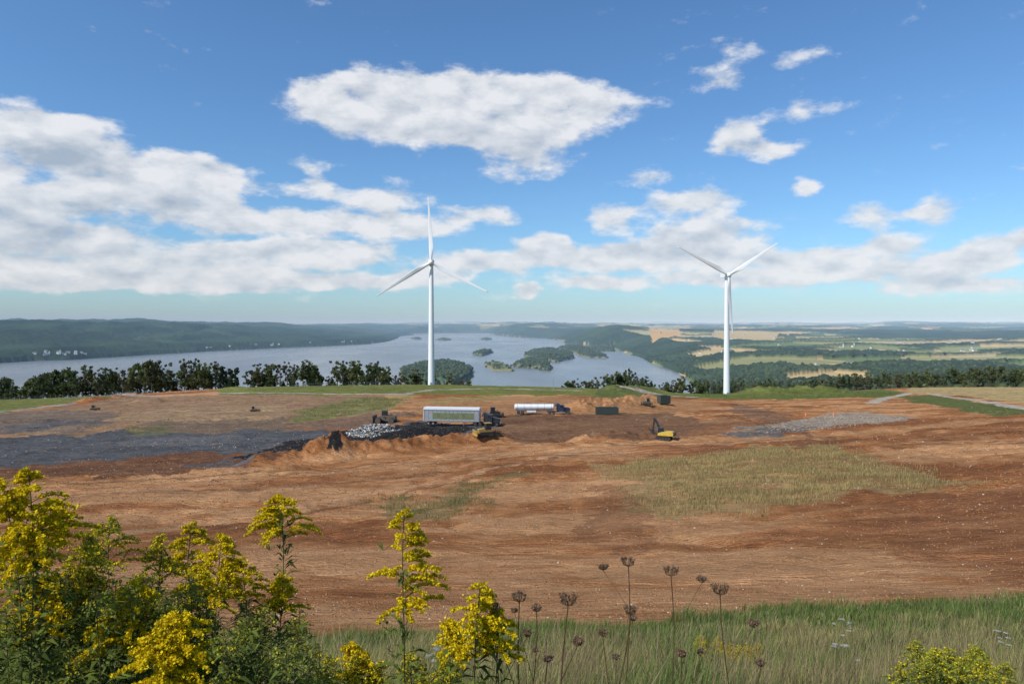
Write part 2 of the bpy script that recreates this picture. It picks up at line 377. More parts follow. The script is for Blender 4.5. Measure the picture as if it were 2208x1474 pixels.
vo=N_('ShaderNodeTexVoronoi');vo.inputs['Scale'].default_value=2.2;L.new(geo.outputs['Position'],vo.inputs['Vector'])
peb=mt('LESS_THAN',vo.outputs['Distance'],.11);peb=mt('MULTIPLY',peb,sk.outputs[0])
pr=N_('ShaderNodeSeparateColor');L.new(vo.outputs['Color'],pr.inputs[0]);peb=mt('MULTIPLY',peb,mt('GREATER_THAN',pr.outputs[0],.8))
m1=N_('ShaderNodeVectorMath');m1.operation='SCALE';L.new(at.outputs['Color'],m1.inputs[0]);L.new(fac,m1.inputs['Scale'])
mx=N_('ShaderNodeMix');mx.data_type='RGBA';L.new(mt('MULTIPLY',peb,.45),mx.inputs[0]);L.new(m1.outputs[0],mx.inputs[6]);mx.inputs[7].default_value=(.48,.38,.29,1)
L.new(mx.outputs[2],b.inputs['Base Color']);b.inputs['Roughness'].default_value=.95;b.inputs['Specular IOR Level'].default_value=.05
wv=N_('ShaderNodeTexWave');wv.inputs['Scale'].default_value=.6;wv.inputs['Distortion'].default_value=7;wv.inputs['Detail'].default_value=3;wv.bands_direction='Y';L.new(geo.outputs['Position'],wv.inputs['Vector'])
hh=mt('ADD',mt('MULTIPLY',nA,1.0),mt('MULTIPLY',nB,.30));hh=mt('ADD',hh,mt('MULTIPLY',mt('MULTIPLY',wv.outputs['Fac'],nC),.30));hh=mt('ADD',hh,mt('MULTIPLY',peb,.08))
bp=N_('ShaderNodeBump');bp.inputs['Strength'].default_value=1.0;bp.inputs['Distance'].default_value=.8;L.new(mt('MULTIPLY',hh,anyk),bp.inputs['Height']);L.new(bp.outputs['Normal'],b.inputs['Normal'])
me=mesh_np('ground',np.stack([GX,GY,GZ],-1).reshape(-1,3),quads=q[:,::-1],col=GC.reshape(-1,3),mat=gm,smooth=True,attrs={'Kind':KD.reshape(-1,3)})
obj('ground',me)
# ------------------------------------------------------------ water
wm,nt,b=mk('river_water');L=nt.links;N_=nt.nodes.new
b.inputs['Base Color'].default_value=(.15,.17,.18,1);b.inputs['IOR'].default_value=1.33
geo=N_('ShaderNodeNewGeometry');n1_=noise(.02,6,.7,sc=(1,.5,1));n2_=noise(.0022,3,.6,sc=(1,.35,1))
bp=N_('ShaderNodeBump');bp.inputs['Strength'].default_value=.22;bp.inputs['Distance'].default_value=2;L.new(n1_,bp.inputs['Height']);L.new(bp.outputs['Normal'],b.inputs['Normal'])
mr=N_('ShaderNodeMapRange');mr.inputs[1].default_value=.35;mr.inputs[2].default_value=.65;mr.inputs[3].default_value=.20;mr.inputs[4].default_value=.34;L.new(n2_,mr.inputs[0]);L.new(mr.outputs[0],b.inputs['Roughness'])
mbw=MB();mbw.add([(-9000,650,0),(9000,650,0),(9000,16000,0),(-9000,16000,0)],[(0,1,2,3)],wm);obj('river',mbw.mesh('river'))
# ------------------------------------------------------------ haze
hm=bpy.data.materials.new('haze');hm.use_nodes=True;nt=hm.node_tree;nt.nodes.clear()
vs=nt.nodes.new('ShaderNodeVolumeScatter');vs.inputs['Color'].default_value=(.52,.76,1,1);vs.inputs['Density'].default_value=7.2e-5;vs.inputs['Anisotropy'].default_value=-.32
ou=nt.nodes.new('ShaderNodeOutputMaterial');nt.links.new(vs.outputs[0],ou.inputs['Volume'])
mb=MB();mb.box((0,38000,145),(140000,74800,410),hm);obj('atmospheric_haze',mb.mesh('haze'))
# ------------------------------------------------------------ materials
white=simple('turbine_white_paint',(.78,.79,.80),.4,0,.03,.3)
steel=simple('dull_steel',(.30,.31,.32),.5,.4,.2,6)
alum=simple('brushed_aluminium',(.50,.51,.52),.42,.6,.25,1.2)
tarp=simple('white_tarp',(.70,.71,.72),.6,0,.08,3)
blackp=simple('dark_paint',(.025,.027,.03),.4)
navy=simple('navy_paint',(.03,.04,.065),.35)
rub=simple('tyre_rubber',(.022,.021,.02),.85)
yel=simple('machine_yellow',(.36,.23,.05),.65,0,.5,3)
yex=simple('excavator_yellow',(.55,.38,.05),.55,0,.3,3)
dgr=simple('container_green',(.045,.06,.05),.55,0,.35,3)
glass=simple('cab_glass',(.02,.03,.04),.08,0,.1,2)
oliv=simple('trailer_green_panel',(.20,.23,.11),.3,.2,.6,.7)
orng=simple('cone_orange',(.8,.16,.03),.5)
chrome=simple('chrome',(.6,.6,.62),.25,1,.05)
rustm=simple('worn_track_steel',(.10,.08,.065),.7,.4,.4,6)
conc0=simple('concrete_pad',(.4,.38,.35),.9)
# ------------------------------------------------------------ turbines
def turbine(px,hubh,R_,ang,yaw):
    gx,gy=px;gz=float(H(np.array([gx]),np.array([gy]))[0])
    root=bpy.data.objects.new('wind_turbine',None);scene.collection.objects.link(root);root.location=(gx,gy,gz)
    mb=MB();n=32;vs=[];fs=[];lv=10
    for k in range(lv+1):
        t=k/lv;rad=2.15-(.85)*t
        for j in range(n): vs.append((rad*math.cos(2*math.pi*j/n),rad*math.sin(2*math.pi*j/n),-1.0+(hubh-.8)*t))
    for k in range(lv):
        for j in range(n): fs.append((k*n+j,k*n+(j+1)%n,(k+1)*n+(j+1)%n,(k+1)*n+j))
    mb.add(vs,fs,white)
    me=mb.mesh('tower');me.polygons.foreach_set('use_smooth',np.ones(len(me.polygons),bool));obj('tower',me,parent=root)
    mb=MB();mb.tube((0,0,-.5),(0,0,.35),3.4,3.4,conc0,32);mb.box((0,-2.2,1.4),(1.0,.25,2.2),steel);mb.box((3.6,-3.5,1.0),(2.2,1.8,2.0),dgr);obj('base',mb.mesh('base'),parent=root)
    hd=bpy.data.objects.new('head',None);scene.collection.objects.link(hd);hd.parent=root;hd.location=(0,0,hubh);hd.rotation_euler=(0,0,yaw)
    mb=MB()
    prof=[(-2.4,-1.5),(6.2,-1.2),(6.4,1.5),(5.9,1.9),(-2.2,1.8),(-2.6,1.2)]
    vs=[(-1.7,x_,z_) for x_,z_ in prof]+[(1.7,x_,z_) for x_,z_ in prof];k6=6
    mb.add(vs,[(k,(k+1)%k6,k6+(k+1)%k6,k6+k) for k in range(k6)]+[tuple(range(6))[::-1],tuple(range(6,12))],white)
    mb.tube((-.9,5.3,1.9),(-.9,5.3,3.3),.05,.05,steel,6);mb.tube((.9,5.3,1.9),(.9,5.3,3.0),.05,.05,steel,6)
    me=mb.mesh('nacelle');o=obj('nacelle',me,parent=hd);bv=o.modifiers.new('b','BEVEL');bv.width=.35;bv.segments=3
    mb=MB();pr=[(1.45,-2.5),(1.6,-3.4),(1.45,-4.3),(.95,-5.0),(.3,-5.35),(.02,-5.4)]
    for (ra,ya),(rb,yb) in zip(pr[:-1],pr[1:]): mb.tube((0,ya,0),(0,yb,0),ra,rb,white,24,caps=False)
    obj('spinner',mb.mesh('spinner'),parent=hd)
    for bi in range(3):
        th=math.radians(ang+120*bi);vs=[];fs=[];ns=16
        for k in range(25):
            t=k/24;s=1.0+(R_-1.0)*t
            ch=np.interp(t,[0,.06,.2,.5,.8,.96,1],[1.7,1.8,3.1,2.1,1.25,.75,.12]);tk=np.interp(t,[0,.06,.2,.5,1],[1.7,1.6,.75,.36,.08])
            tw=math.radians(np.interp(t,[0,.2,.6,1],[0,16,6,1])+6)
            for j in range(ns):
                w=2*math.pi*j/ns;bl=min(1,t/.2)
                cx=math.cos(w)*ch/2-(bl*ch*.18);cyy=math.sin(w)*tk/2*(1-bl*.35*(1-math.cos(w)) if math.cos(w)<0 else 1)
                px_=cx*math.cos(tw)-cyy*math.sin(tw);py_=cx*math.sin(tw)+cyy*math.cos(tw)
                rx,rz=math.cos(th),math.sin(th)
                vs.append((rx*s+(-rz)*px_,-3.5+py_-1.6*t*t,rz*s+rx*px_))
        for k in range(24):
            for j in range(ns): fs.append((k*ns+j,k*ns+(j+1)%ns,(k+1)*ns+(j+1)%ns,(k+1)*ns+j))
        fs.append(tuple(range(24*ns,25*ns)))
        mb=MB();mb.add(vs,fs,white);me=mb.mesh('blade');me.polygons.foreach_set('use_smooth',np.ones(len(me.polygons),bool));obj('blade',me,parent=hd)
    return root
turbine(((930-CU)/F*440,440),79.3,41.3,92.5,-math.atan(-.12)+math.radians(-3))
turbine(((1567-CU)/F*446,446),78.6,39.5,33,math.radians(6))
# ------------------------------------------------------------ trees
leafm=vcol('tree_foliage',.8,.3);barkm=simple('bark',(.11,.09,.07),.9)
def rq(Cn,size,r,aspect=1.0):
    n=len(Cn);a=r.normal(size=(n,3));a/=np.linalg.norm(a,axis=1)[:,None]
    b_=r.normal(size=(n,3));b_-= (a*b_).sum(1)[:,None]*a;b_/=np.linalg.norm(b_,axis=1)[:,None]
    s=np.asarray(size).reshape(-1,1)*.5
    return np.stack([Cn-a*s-b_*s*aspect,Cn+a*s-b_*s*aspect,Cn+a*s+b_*s*aspect,Cn-a*s+b_*s*aspect],1).reshape(-1,3)
def make_tree(seed,Ht,Wd,sparse=0,conifer=False,tint=(.085,.11,.04),name='tree'):
    r=np.random.default_rng(seed);mb=MB()
    mb.tube((0,0,-1.5),(r.normal()*.2,r.normal()*.2,Ht*.45),Ht*.022,Ht*.014,barkm,8)
    mb.tube((0,0,Ht*.44),(r.normal()*.4,0,Ht*.9),Ht*.014,.04,barkm,6)
    cl=[]
    nl=14 if not conifer else 26
    for k in range(nl):
        z0=Ht*(.22+.6*k/nl);az=r.uniform(0,6.28)
        if conifer: z0=Ht*(.12+.85*k/nl);ln=Wd*.5*(1-(z0/Ht))+.3;up=-.1
        else: ln=Wd*.5*r.uniform(.6,1.05)*math.sin(math.pi*min(1,.25+.75*z0/Ht));up=r.uniform(.35,1.0)
        p0=Vector((0,0,z0));p1=p0+Vector((math.cos(az)*ln,math.sin(az)*ln,ln*up));mb.tube(p0,p1,Ht*.007,.03,barkm,5)
        for t in (.35,.7,1.0) if not conifer else (.3,.6,.9):
            cl.append(np.array(p0.lerp(p1,t))+r.normal(size=3)*.5)
            if not conifer and t>.5:
                q_=p0.lerp(p1,t)+Vector(r.normal(size=3)*1.4);mb.tube(p0.lerp(p1,t*.8),q_,Ht*.003,.02,barkm,4);cl.append(np.array(q_))
    cl.append(np.array([0,0,Ht*.93]))
    cl=np.array(cl);cl=cl[r.random(len(cl))>sparse]
    Cs=[];cols=[]
    for p in cl:
        k=int(r.integers(20,36));rad=(.09*Wd+.3)*r.uniform(.7,1.3) if not conifer else .55
        q_=r.normal(size=(k,3));q_/=np.linalg.norm(q_,axis=1)[:,None];q_*=(r.random(k)**.4*rad)[:,None];q_[:,2]*=.7
        Cs.append(p+q_);sh=r.uniform(.65,1.35);cols.append(np.tile(np.array(tint)*sh,(k,1))*r.uniform(.75,1.25,(k,1)))
    Cs=np.concatenate(Cs);cols=np.concatenate(cols)
    V_=rq(Cs,r.uniform(.3,.75,len(Cs)),r)
    o=len(mb.v);V0=np.array(mb.v);Vall=np.concatenate([V0,V_]);me=bpy.data.meshes.new(name)
    f2=[tuple(range(o+4*k,o+4*k+4)) for k in range(len(Cs))]
    me.from_pydata([tuple(v) for v in Vall],[],mb.f+f2);me.materials.append(barkm);me.materials.append(leafm)
    me.polygons.foreach_set('material_index',[0]*len(mb.f)+[1]*len(f2))
    a=me.attributes.new('Col','FLOAT_COLOR','POINT');cc=np.ones((len(Vall),4));cc[o:,:3]=np.repeat(cols,4,0);a.data.foreach_set('color',cc.astype(np.float32).ravel())
    return me
TV=[make_tree(1,15,9),make_tree(2,16,8,.15),make_tree(3,13,9,.25,tint=(.10,.12,.045)),make_tree(4,15,7,.6,tint=(.12,.12,.05)),make_tree(5,17,8,.35,tint=(.08,.10,.04)),make_tree(6,12,8,.15,tint=(.12,.14,.045)),make_tree(7,14,6.5,.8,tint=(.12,.10,.05))]
CON=make_tree(8,15,6.5,0,True,tint=(.045,.07,.035))
tl=bpy.data.objects.new('tree_line',None);scene.collection.objects.link(tl)
tr=random.Random(5);HT={}
for m_ in TV+[CON]: 
    co=np.empty(len(m_.vertices)*3,np.float32);m_.vertices.foreach_get('co',co);HT[m_.name]=float(np.percentile(co[2::3],99.5))
def put_tree(u,vtop,d,con=False):
    X_=(u-CU)/F*d;gz=float(H(np.array([X_]),np.array([d*1.0]))[0]);top=CZ-(vtop-HV)/F*d
    me=CON if con else tr.choice(TV)
    s=max(.35,(top-gz)/HT[me.name]);w=min(s,1.2)
    obj('tree',me,(X_,d,gz),(0,0,tr.uniform(0,6.28)),tl,(w*tr.uniform(.8,1.15),w*tr.uniform(.8,1.15),s))
prof=[(-60,812),(0,817),(40,832),(90,803),(160,792),(200,788),(250,796),(300,783),(340,774),(370,790),(400,781),(440,774),(470,791),(500,797),(540,789),(600,783),(640,786),(680,782),(700,797),(740,782),(780,788),(830,787),(860,803),(900,800),(950,808),(1010,820)]
pu=[p[0] for p in prof];pv=[p[1] for p in prof]
u=-60
while u<1015:
    vt=np.interp(u,pu,pv)+tr.choice([-8,-4,0,4,10,20])
    if not (508<u<540) and not (383<u<394) and not(692<u<702): put_tree(u,vt,tr.uniform(455,500))
    u+=tr.uniform(9,19)
for u_,vt in ((478,790),(497,795),(509,793)): put_tree(u_,vt,458,True)
u=-100
while u<1015:
    if not (514<u<534): put_tree(u,np.interp(u,pu,pv)+tr.uniform(26,40),tr.uniform(470,490))
    u+=tr.uniform(12,20)
for u_,vt in ((1225,822),(1240,815),(1262,822),(1285,812),(1310,808),(1330,802),(1350,796),(1362,800),(1385,812),(1405,820),(1430,824),(1455,818),(1468,812),(1490,822),(1510,826),(1275,822),(1340,810),(1375,815),(1440,826)): put_tree(u_,vt,tr.uniform(480,520))
u=1500
while u<2300:
    vt=np.interp(u,[1500,1600,1700,1790,1850,2000,2100,2208,2300],[822,818,822,812,808,800,794,792,794])+tr.uniform(-5,9)
    put_tree(u,vt,tr.uniform(650,720));u+=tr.uniform(8,17)
# ------------------------------------------------------------ island / bank woodland crowns (one mesh)
import bmesh
bm=bmesh.new();bmesh.ops.create_icosphere(bm,subdivisions=2,radius=1);bm.verts.ensure_lookup_table()
IV=np.array([v.co[:] for v in bm.verts]);IF=np.array([[v.index for v in f.verts] for f in bm.faces]);bm.free()
def crowns(name,xs,ys,zs,rad,tint,seed):
    r=np.random.default_rng(seed);n=len(xs);nv=len(IV)
    dis=1+.5*(r.random((n,nv))-.5)
    V_=IV[None]*dis[...,None]*rad[:,None,None]*np.array([1,1,1.05])+np.stack([xs,ys,zs],-1)[:,None]
    Fc=(IF[None]+(np.arange(n)*nv)[:,None,None]).reshape(-1,3)
    cl=np.repeat(np.array(tint)[None]*r.uniform(.6,1.5,(n,1)),nv,0)
    cl=cl*r.uniform(.8,1.2,(len(cl),1))
    return mesh_np(name,V_.reshape(-1,3),tris=Fc,col=cl,mat=leafm)
xs=[];ys=[]
r_=np.random.default_rng(3)
for P,hh_,cc_ in isl[:8]:
    P_=np.array(P);lo=P_.min(0);hi=P_.max(0);n=int(min(1400,(hi-lo).prod()/(90 if cc_>.5 else 700)))
    a=r_.uniform(lo[0],hi[0],n);b2=r_.uniform(lo[1],hi[1],n);mm=inp(a,b2,P);xs.append(a[mm]);ys.append(b2[mm])
n=6500;th=r_.uniform(math.radians(11),math.radians(40),n);ra=1/r_.uniform(1/3000,1/800,n)
a=ra*np.sin(th);b2=ra*np.cos(th);z_,c_,f_,w_,wa=H(a,b2,True);mm=(f_|(w_<.98))&(wa>4);xs.append(a[mm]);ys.append(b2[mm])
xs=np.concatenate(xs);ys=np.concatenate(ys);zs,_,_,_,wa=H(xs,ys,True)
rad=r_.uniform(3.2,6.5,len(xs));obj('woodland',crowns('woodland',xs,ys,zs-1.0,rad,(.06,.08,.034),4))
# ------------------------------------------------------------ bridge
conc=simple('bridge_concrete',(.42,.40,.37),.9,0,.1,.01)
p0=np.array(WP(835,721.8));p1=np.array(WP(1066,721.8));mb=MB();Lb=np.hypot(*(p1-p0));ang=math.atan2(*(p1-p0)[::-1])
mb.box((Lb/2,0,19),(Lb,14,5),conc);mb.box((Lb/2,-6.8,22.2),(Lb,.5,1.4),conc);mb.box((Lb/2,6.8,22.2),(Lb,.5,1.4),conc)
k=0
while k*52<Lb:
    mb.box((k*52,0,7.2),(7,13,18.5),conc);mb.prism([(k*52+3.5,17),(k*52+48.5,17),(k*52+48.5,12),(k*52+42,15),(k*52+26,16.4),(k*52+10,15),(k*52+3.5,12)],-5,5,conc);k+=1
obj('arch_bridge',mb.mesh('arch_bridge'),(p0[0],p0[1],0),(0,0,ang))
# ------------------------------------------------------------ distant houses
wallm=simple('house_siding',(.58,.57,.54),.8,0,.25,.02);roofm=simple('house_grey_roof',(.16,.15,.15),.8,0,.2,.05);winm=simple('house_windows',(.03,.035,.045),.3)
mb=MB();hr=random.Random(9);pts=[]
for k in range(22): 
    u_=hr.choice([hr.uniform(70,190),hr.uniform(70,190),hr.uniform(300,480),hr.uniform(480,800)]);vv=np.interp(u_,[0,80,150,300,450,600,700,790],[783,778,776,766,757,750,746,742])
    X_,Y_=WP(u_,vv);s_=(Y_+hr.uniform(25,60))/Y_;pts.append((X_*s_,Y_*s_))
xs=r_.uniform(-.6,.95,900);ds=1/r_.uniform(1/12000,1/2600,900);zc,_,fc,_,wc=H(xs*ds,ds,True)
ok=np.where((~fc)&(wc>80))[0][:110]
pts+=[(xs[k]*ds[k],ds[k]) for k in ok]
for u_,v_,zz in ((1750,800,32),(1762,797,32),(1830,803,30),(1560,770,34),(2090,748,45),(2097,750,45),(1730,733,60),(1820,730,62),(1700,727,66)):
    d_=(CZ-zz)*F/(v_-HV);pts.append(((u_-CU)/F*d_,d_))
for X_,Y_ in pts:
    gz=float(H(np.array([X_]),np.array([Y_]))[0])
    if gz<.5: continue
    w_,l_,h_=hr.uniform(7,10),hr.uniform(9,17),hr.uniform(4,6)
    th=hr.uniform(-.8,.8);cs,sn=math.cos(th),math.sin(th)
    def T(x_,y_,z_): return (X_+x_*cs-y_*sn,Y_+x_*sn+y_*cs,gz+z_)
    a,b3=l_/2,w_/2
    mb.add([T(-a,-b3,-3),T(a,-b3,-3),T(a,b3,-3),T(-a,b3,-3),T(-a,-b3,h_),T(a,-b3,h_),T(a,b3,h_),T(-a,b3,h_),T(-a,0,h_+w_*.35),T(a,0,h_+w_*.35)],[(0,1,5,4),(1,2,6,9,5),(2,3,7,6),(3,0,4,8,7)],wallm)
    e=.5;mb.add([T(-a-e,-b3-e,h_-.2),T(a+e,-b3-e,h_-.2),T(a+e,0,h_+w_*.35+.25),T(-a-e,0,h_+w_*.35+.25),T(-a-e,b3+e,h_-.2),T(a+e,b3+e,h_-.2)],[(0,1,2,3),(3,2,5,4)],roofm)
    for q_ in (-.6,-.2,.2,.6): mb.add([T(a*q_-.5,-b3-.05,1.2),T(a*q_+.5,-b3-.05,1.2),T(a*q_+.5,-b3-.05,2.6),T(a*q_-.5,-b3-.05,2.6)],[(0,1,2,3)],winm)
    if hr.random()<.15: mb.tube(T(a+5,0,-2),T(a+5,0,16),2.6,2.6,wallm,12)
obj('distant_village',mb.mesh('distant_village'))
# ------------------------------------------------------------ vehicles
def place(name,mb,u_,v_,yaw=0,sc=1,dz=0):
    X_,Y_=W(u_,v_);gz=float(H(np.array([X_]),np.array([Y_]))[0])
    o=obj(name,mb.mesh(name),(X_,Y_,gz+dz),(0,0,yaw),None,sc);bv=o.modifiers.new('b','BEVEL');bv.width=.03;bv.segments=2;return o
def tractor(mb,x0,paint):
    mb.box((x0+.2,0,.85),(7.0,1.0,.35),blackp)
    mb.box((x0+1.0,0,2.0),(2.3,2.4,2.2),paint,taper=(.92,.92));mb.box((x0+.1,0,3.1),(1.9,2.2,.9),paint,taper=(.6,.85))
    mb.prism([(x0+2.16,1.0),(x0+4.1,1.0),(x0+4.2,1.2),(x0+4.1,2.05),(x0+2.16,2.35)],-.85,.85,paint)
    mb.box((x0+4.25,0,1.45),(.1,1.3,1.0),chrome);mb.box((x0+4.3,0,.7),(.25,2.4,.4),chrome)
    for s in(-1,1):
        mb.box((x0+1.5,s*1.165,2.55),(1.0,.05,.7),glass);mb.tube((x0-.2,s*1.3,1.2),(x0-.2,s*1.3,4.0),.09,.09,chrome,8)
        mb.wheel((x0+3.4,s*1.05,.52),.52,.32,rub,chrome);mb.prism([(x0+2.7,.95),(x0+2.9,1.25),(x0+3.9,1.25),(x0+4.1,.95)],s*1.05-.2,s*1.05+.2,paint)
        mb.tube((x0+.6,s*1.15,.7),(x0+1.9,s*1.15,.7),.32,.32,chrome,12);mb.box((x0+2.1,s*1.35,2.6),(.08,.25,.5),chrome)
        for q_ in(-1.2,-2.5): mb.wheel((x0+q_,s*.98,.52),.52,.55,rub,chrome)
    mb.box((x0+2.08,0,2.65),(.06,1.9,.7),glass,rot=('Y',-.12))
mb=MB();Lt=15.6
mb.box((0,0,2.75),(Lt,2.55,3.1),alum)
for k in range(14): mb.box((-Lt/2+.3+k*(Lt-.6)/13,-1.30,2.75),(.10,.06,3.1),steel)
for s in(-1,1):
    mb.box((0,s*1.31,4.25),(Lt+.1,.14,.2),steel);mb.box((0,s*1.31,1.25),(Lt+.1,.14,.28),steel)
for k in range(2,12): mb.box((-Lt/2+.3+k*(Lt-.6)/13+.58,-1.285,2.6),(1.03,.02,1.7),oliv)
mb.prism([(-Lt/2-.05,4.35),(Lt/2+.05,4.35),(Lt/2,4.85),(-Lt/2,4.85)],-1.25,1.25,tarp)
mb.box((-Lt/2-.05,0,2.8),(.08,2.4,2.8),tarp);mb.box((0,0,1.05),(Lt*.9,.9,.25),blackp)
for q_ in(-6.4,-5.1): 
    for s in(-1,1): mb.wheel((q_,s*.98,.52),.52,.55,rub,steel)
for s in(-1,1): mb.box((3.4,s*.9,.55),(.15,.15,1.0),steel)
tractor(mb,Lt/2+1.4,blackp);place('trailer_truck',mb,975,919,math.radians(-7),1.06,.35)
mb=MB();Lt=12.6
mb.tube((-Lt/2,0,2.35),(Lt/2,0,2.35),1.15,1.15,tarp,24,.85)
mb.tube((-Lt/2-.25,0,2.35),(-Lt/2,0,2.35),.8,1.15,tarp,24,.85);mb.tube((Lt/2,0,2.35),(Lt/2+.25,0,2.35),1.15,.8,tarp,24,.85)
for k in range(6): mb.tube((-Lt/2+.6+k*2.25,0,2.35),(-Lt/2+.75+k*2.25,0,2.35),1.19,1.19,alum,24,.86)
mb.box((0,0,3.36),(Lt*.8,.6,.12),steel)
for q_ in(-3,0,3): mb.tube((q_,0,3.3),(q_,0,3.6),.3,.3,steel,12)
mb.box((0,0,1.1),(Lt*.95,1.0,.3),steel);mb.box((-1,-1.1,1.0),(3,.25,.5),tarp);mb.box((-Lt/2-.3,0,.9),(.2,2.3,.3),steel)
for q_ in(-5.2,-3.9):
    for s in(-1,1): mb.wheel((q_,s*.95,.52),.52,.55,rub,chrome);mb.box((q_,s*.98,1.12),(1.2,.55,.05),chrome)
tractor(mb,Lt/2+1.3,navy);place('tanker_truck',mb,1152,894,0,1,.05)
def rolloff(mb,l,h):
    w=2.4
    for s in(-1,1):
        mb.box((0,s*w/2,h/2+.2),(l,.1,h),dgr);mb.box((0,s*(w/2+.06),h+.2),(l+.1,.16,.16),dgr)
        for k in range(int(l/.6)+1): mb.box((-l/2+.1+k*.6,s*(w/2+.1),h/2+.2),(.12,.12,h-.1),dgr)
    for s in(-1,1): mb.box((s*l/2,0,h/2+.2),(.1,w-.1,h),dgr)
    mb.box((0,0,.2),(l,w-.12,.15),dgr)
    for s in(-1,1):
        for q_ in(-l/2+.6,l/2-.6): mb.tube((q_,s*.8-.1,.12),(q_,s*.8+.1,.12),.15,.15,rub,10)
    mb.box((0,0,h*.55),(l-.3,w-.3,.2),rustm)
mb=MB();rolloff(mb,7.2,2.2);place('rolloff_container',mb,1308,894,0)
mb=MB();rolloff(mb,3.6,2.6);place('rolloff_container',mb,1431,871,.3,1.1)
def cat_tracks(mb,l,h,gap,w):
    for s in(-1,1):
        r=h/2;pr=[]
        for k in range(9): t=-math.pi/2+math.pi*k/8;pr.append((l/2-r+r*math.cos(t),r+r*math.sin(t)))
        for k in range(9): t=math.pi/2+math.pi*k/8;pr.append((-l/2+r+r*math.cos(t),r+r*math.sin(t)))
        mb.prism(pr,s*gap-w/2,s*gap+w/2,rub)
        for k in range(14): mb.box((-l/2+r*.7+k*(l-1.4*r)/13,s*gap,h+.02),(.1,w+.04,.09),rustm)
        for k in range(5): mb.tube((-l/2+r+k*(l-2*r)/4,s*gap-w/2-.04,r*.7),(-l/2+r+k*(l-2*r)/4,s*gap+w/2+.04,r*.7),.2,.2,rustm,10)
def dozer(paint):
    mb=MB();cat_tracks(mb,3.8,1.1,1.05,.6)
    mb.prism([(-1.6,.7),(1.9,.7),(1.95,1.7),(.3,1.95),(.3,1.6),(-1.6,1.6)],-.7,.7,paint)
    mb.box((-.55,0,2.35),(1.5,1.5,1.5),blackp,taper=(.85,.85));mb.box((-.55,0,2.45),(1.25,1.56,.8),glass,taper=(.93,.93));mb.box((-.55,0,3.15),(1.7,1.7,.12),paint)
    mb.prism([(2.6,.1),(2.9,.15),(2.75,.8),(2.85,1.5),(2.65,1.5),(2.5,.8)],-1.9,1.9,paint)
    for s in(-1,1): mb.tube((0,s*1.45,.6),(2.6,s*1.45,.45),.12,.12,blackp,8)
    mb.tube((1.0,-.5,1.9),(1.0,-.5,2.6),.07,.07,blackp,8);mb.box((-2.1,0,.8),(.9,.3,.5),rustm);mb.box((-2.5,0,.6),(.2,.2,1.2),rustm)
    return mb
place('bulldozer',dozer(yel),1047,944,math.radians(200),.95)
def compactor(paint):
    mb=MB()
    for q_ in(-1.9,1.9):
        for s in(-1,1):
            mb.tube((q_,s*1.2-.55,.85),(q_,s*1.2+.55,.85),.8,.8,rustm,20)
            for k in range(14):
                t=k*2*math.pi/14
                for e in(-.3,.3): mb.box((q_+.86*math.cos(t),s*1.2+e,.85+.86*math.sin(t)),(.16,.2,.16),rustm)
    mb.prism([(-2.9,1.0),(-.3,1.0),(-.3,2.3),(-2.9,2.1)],-.9,.9,paint);mb.prism([(-.1,1.0),(2.4,1.0),(2.4,1.6),(-.1,1.7)],-.8,.8,paint)
    mb.box((.3,0,2.7),(1.5,1.6,1.7),paint,taper=(.88,.88));mb.box((.3,0,2.85),(1.4,1.66,.95),glass,taper=(.9,.92));mb.box((.3,0,3.6),(1.8,1.8,.12),paint)
    mb.prism([(3.2,.2),(3.45,.2),(3.3,1.2),(3.45,2.2),(3.2,2.2),(3.05,1.2)],-2.1,2.1,paint)
    for s in(-1,1): mb.tube((1.9,s*.7,1.2),(3.2,s*.7,.8),.12,.12,paint,8)
    mb.tube((-1.6,.4,2.1),(-1.6,.4,2.9),.08,.08,blackp,8)
    return mb
dirty=simple('dirty_machine_paint',(.10,.08,.055),.7,0,.4,3);tanm=simple('dusty_tan_paint',(.22,.15,.08),.75,0,.4,3)
place('landfill_compactor',compactor(dirty),832,913,math.radians(175),1.1)
place('bulldozer',dozer(blackp),1066,899,math.radians(10),1.0)
place('bulldozer',dozer(dirty),1395,877,math.radians(170),.8)
place('bulldozer',dozer(tanm),548,887,math.radians(10),.6)
place('bulldozer',dozer(tanm),203,884,math.radians(10),.65)
# excavator
mb=MB();cat_tracks(mb,3.4,.8,.95,.5);mb.tube((0,0,.7),(0,0,1.05),.6,.6,blackp,16)
mb.prism([(-2.2,1.0),(1.2,1.0),(1.2,1.5),(.2,1.9),(-1.9,1.9),(-2.3,1.6)],-1.15,1.15,yex);mb.prism([(-2.55,1.05),(-2.2,1.05),(-2.2,1.85),(-2.5,1.75)],-1.0,1.0,blackp)
mb.box((.55,.65,2.15),(1.3,.9,1.3),blackp,taper=(.85,.9));mb.box((.57,.65,2.3),(1.22,.96,.8),glass,taper=(.9,.94))
def beam(a_,b_,w_,h0,h1,m):
    a_=Vector(a_);b_=Vector(b_);d_=(b_-a_).normalized();n_=Vector((-d_.z,0,d_.x))
    mb.prism([((a_-n_*h0/2).x,(a_-n_*h0/2).z),((b_-n_*h1/2).x,(b_-n_*h1/2).z),((b_+n_*h1/2).x,(b_+n_*h1/2).z),((a_+n_*h0/2).x,(a_+n_*h0/2).z)],-w_/2-.35,w_/2-.35,m)
beam((1.0,0,1.5),(1.5,0,3.4),.35,.5,.6,blackp);beam((1.5,0,3.4),(2.1,0,4.5),.35,.6,.35,blackp);beam((2.2,0,4.75),(2.6,0,2.2),.28,.5,.3,blackp)
mb.tube((1.2,-.35,1.2),(1.7,-.35,2.8),.08,.08,steel,8);mb.tube((1.6,-.35,3.9),(2.15,-.35,4.8),.07,.07,steel,8)
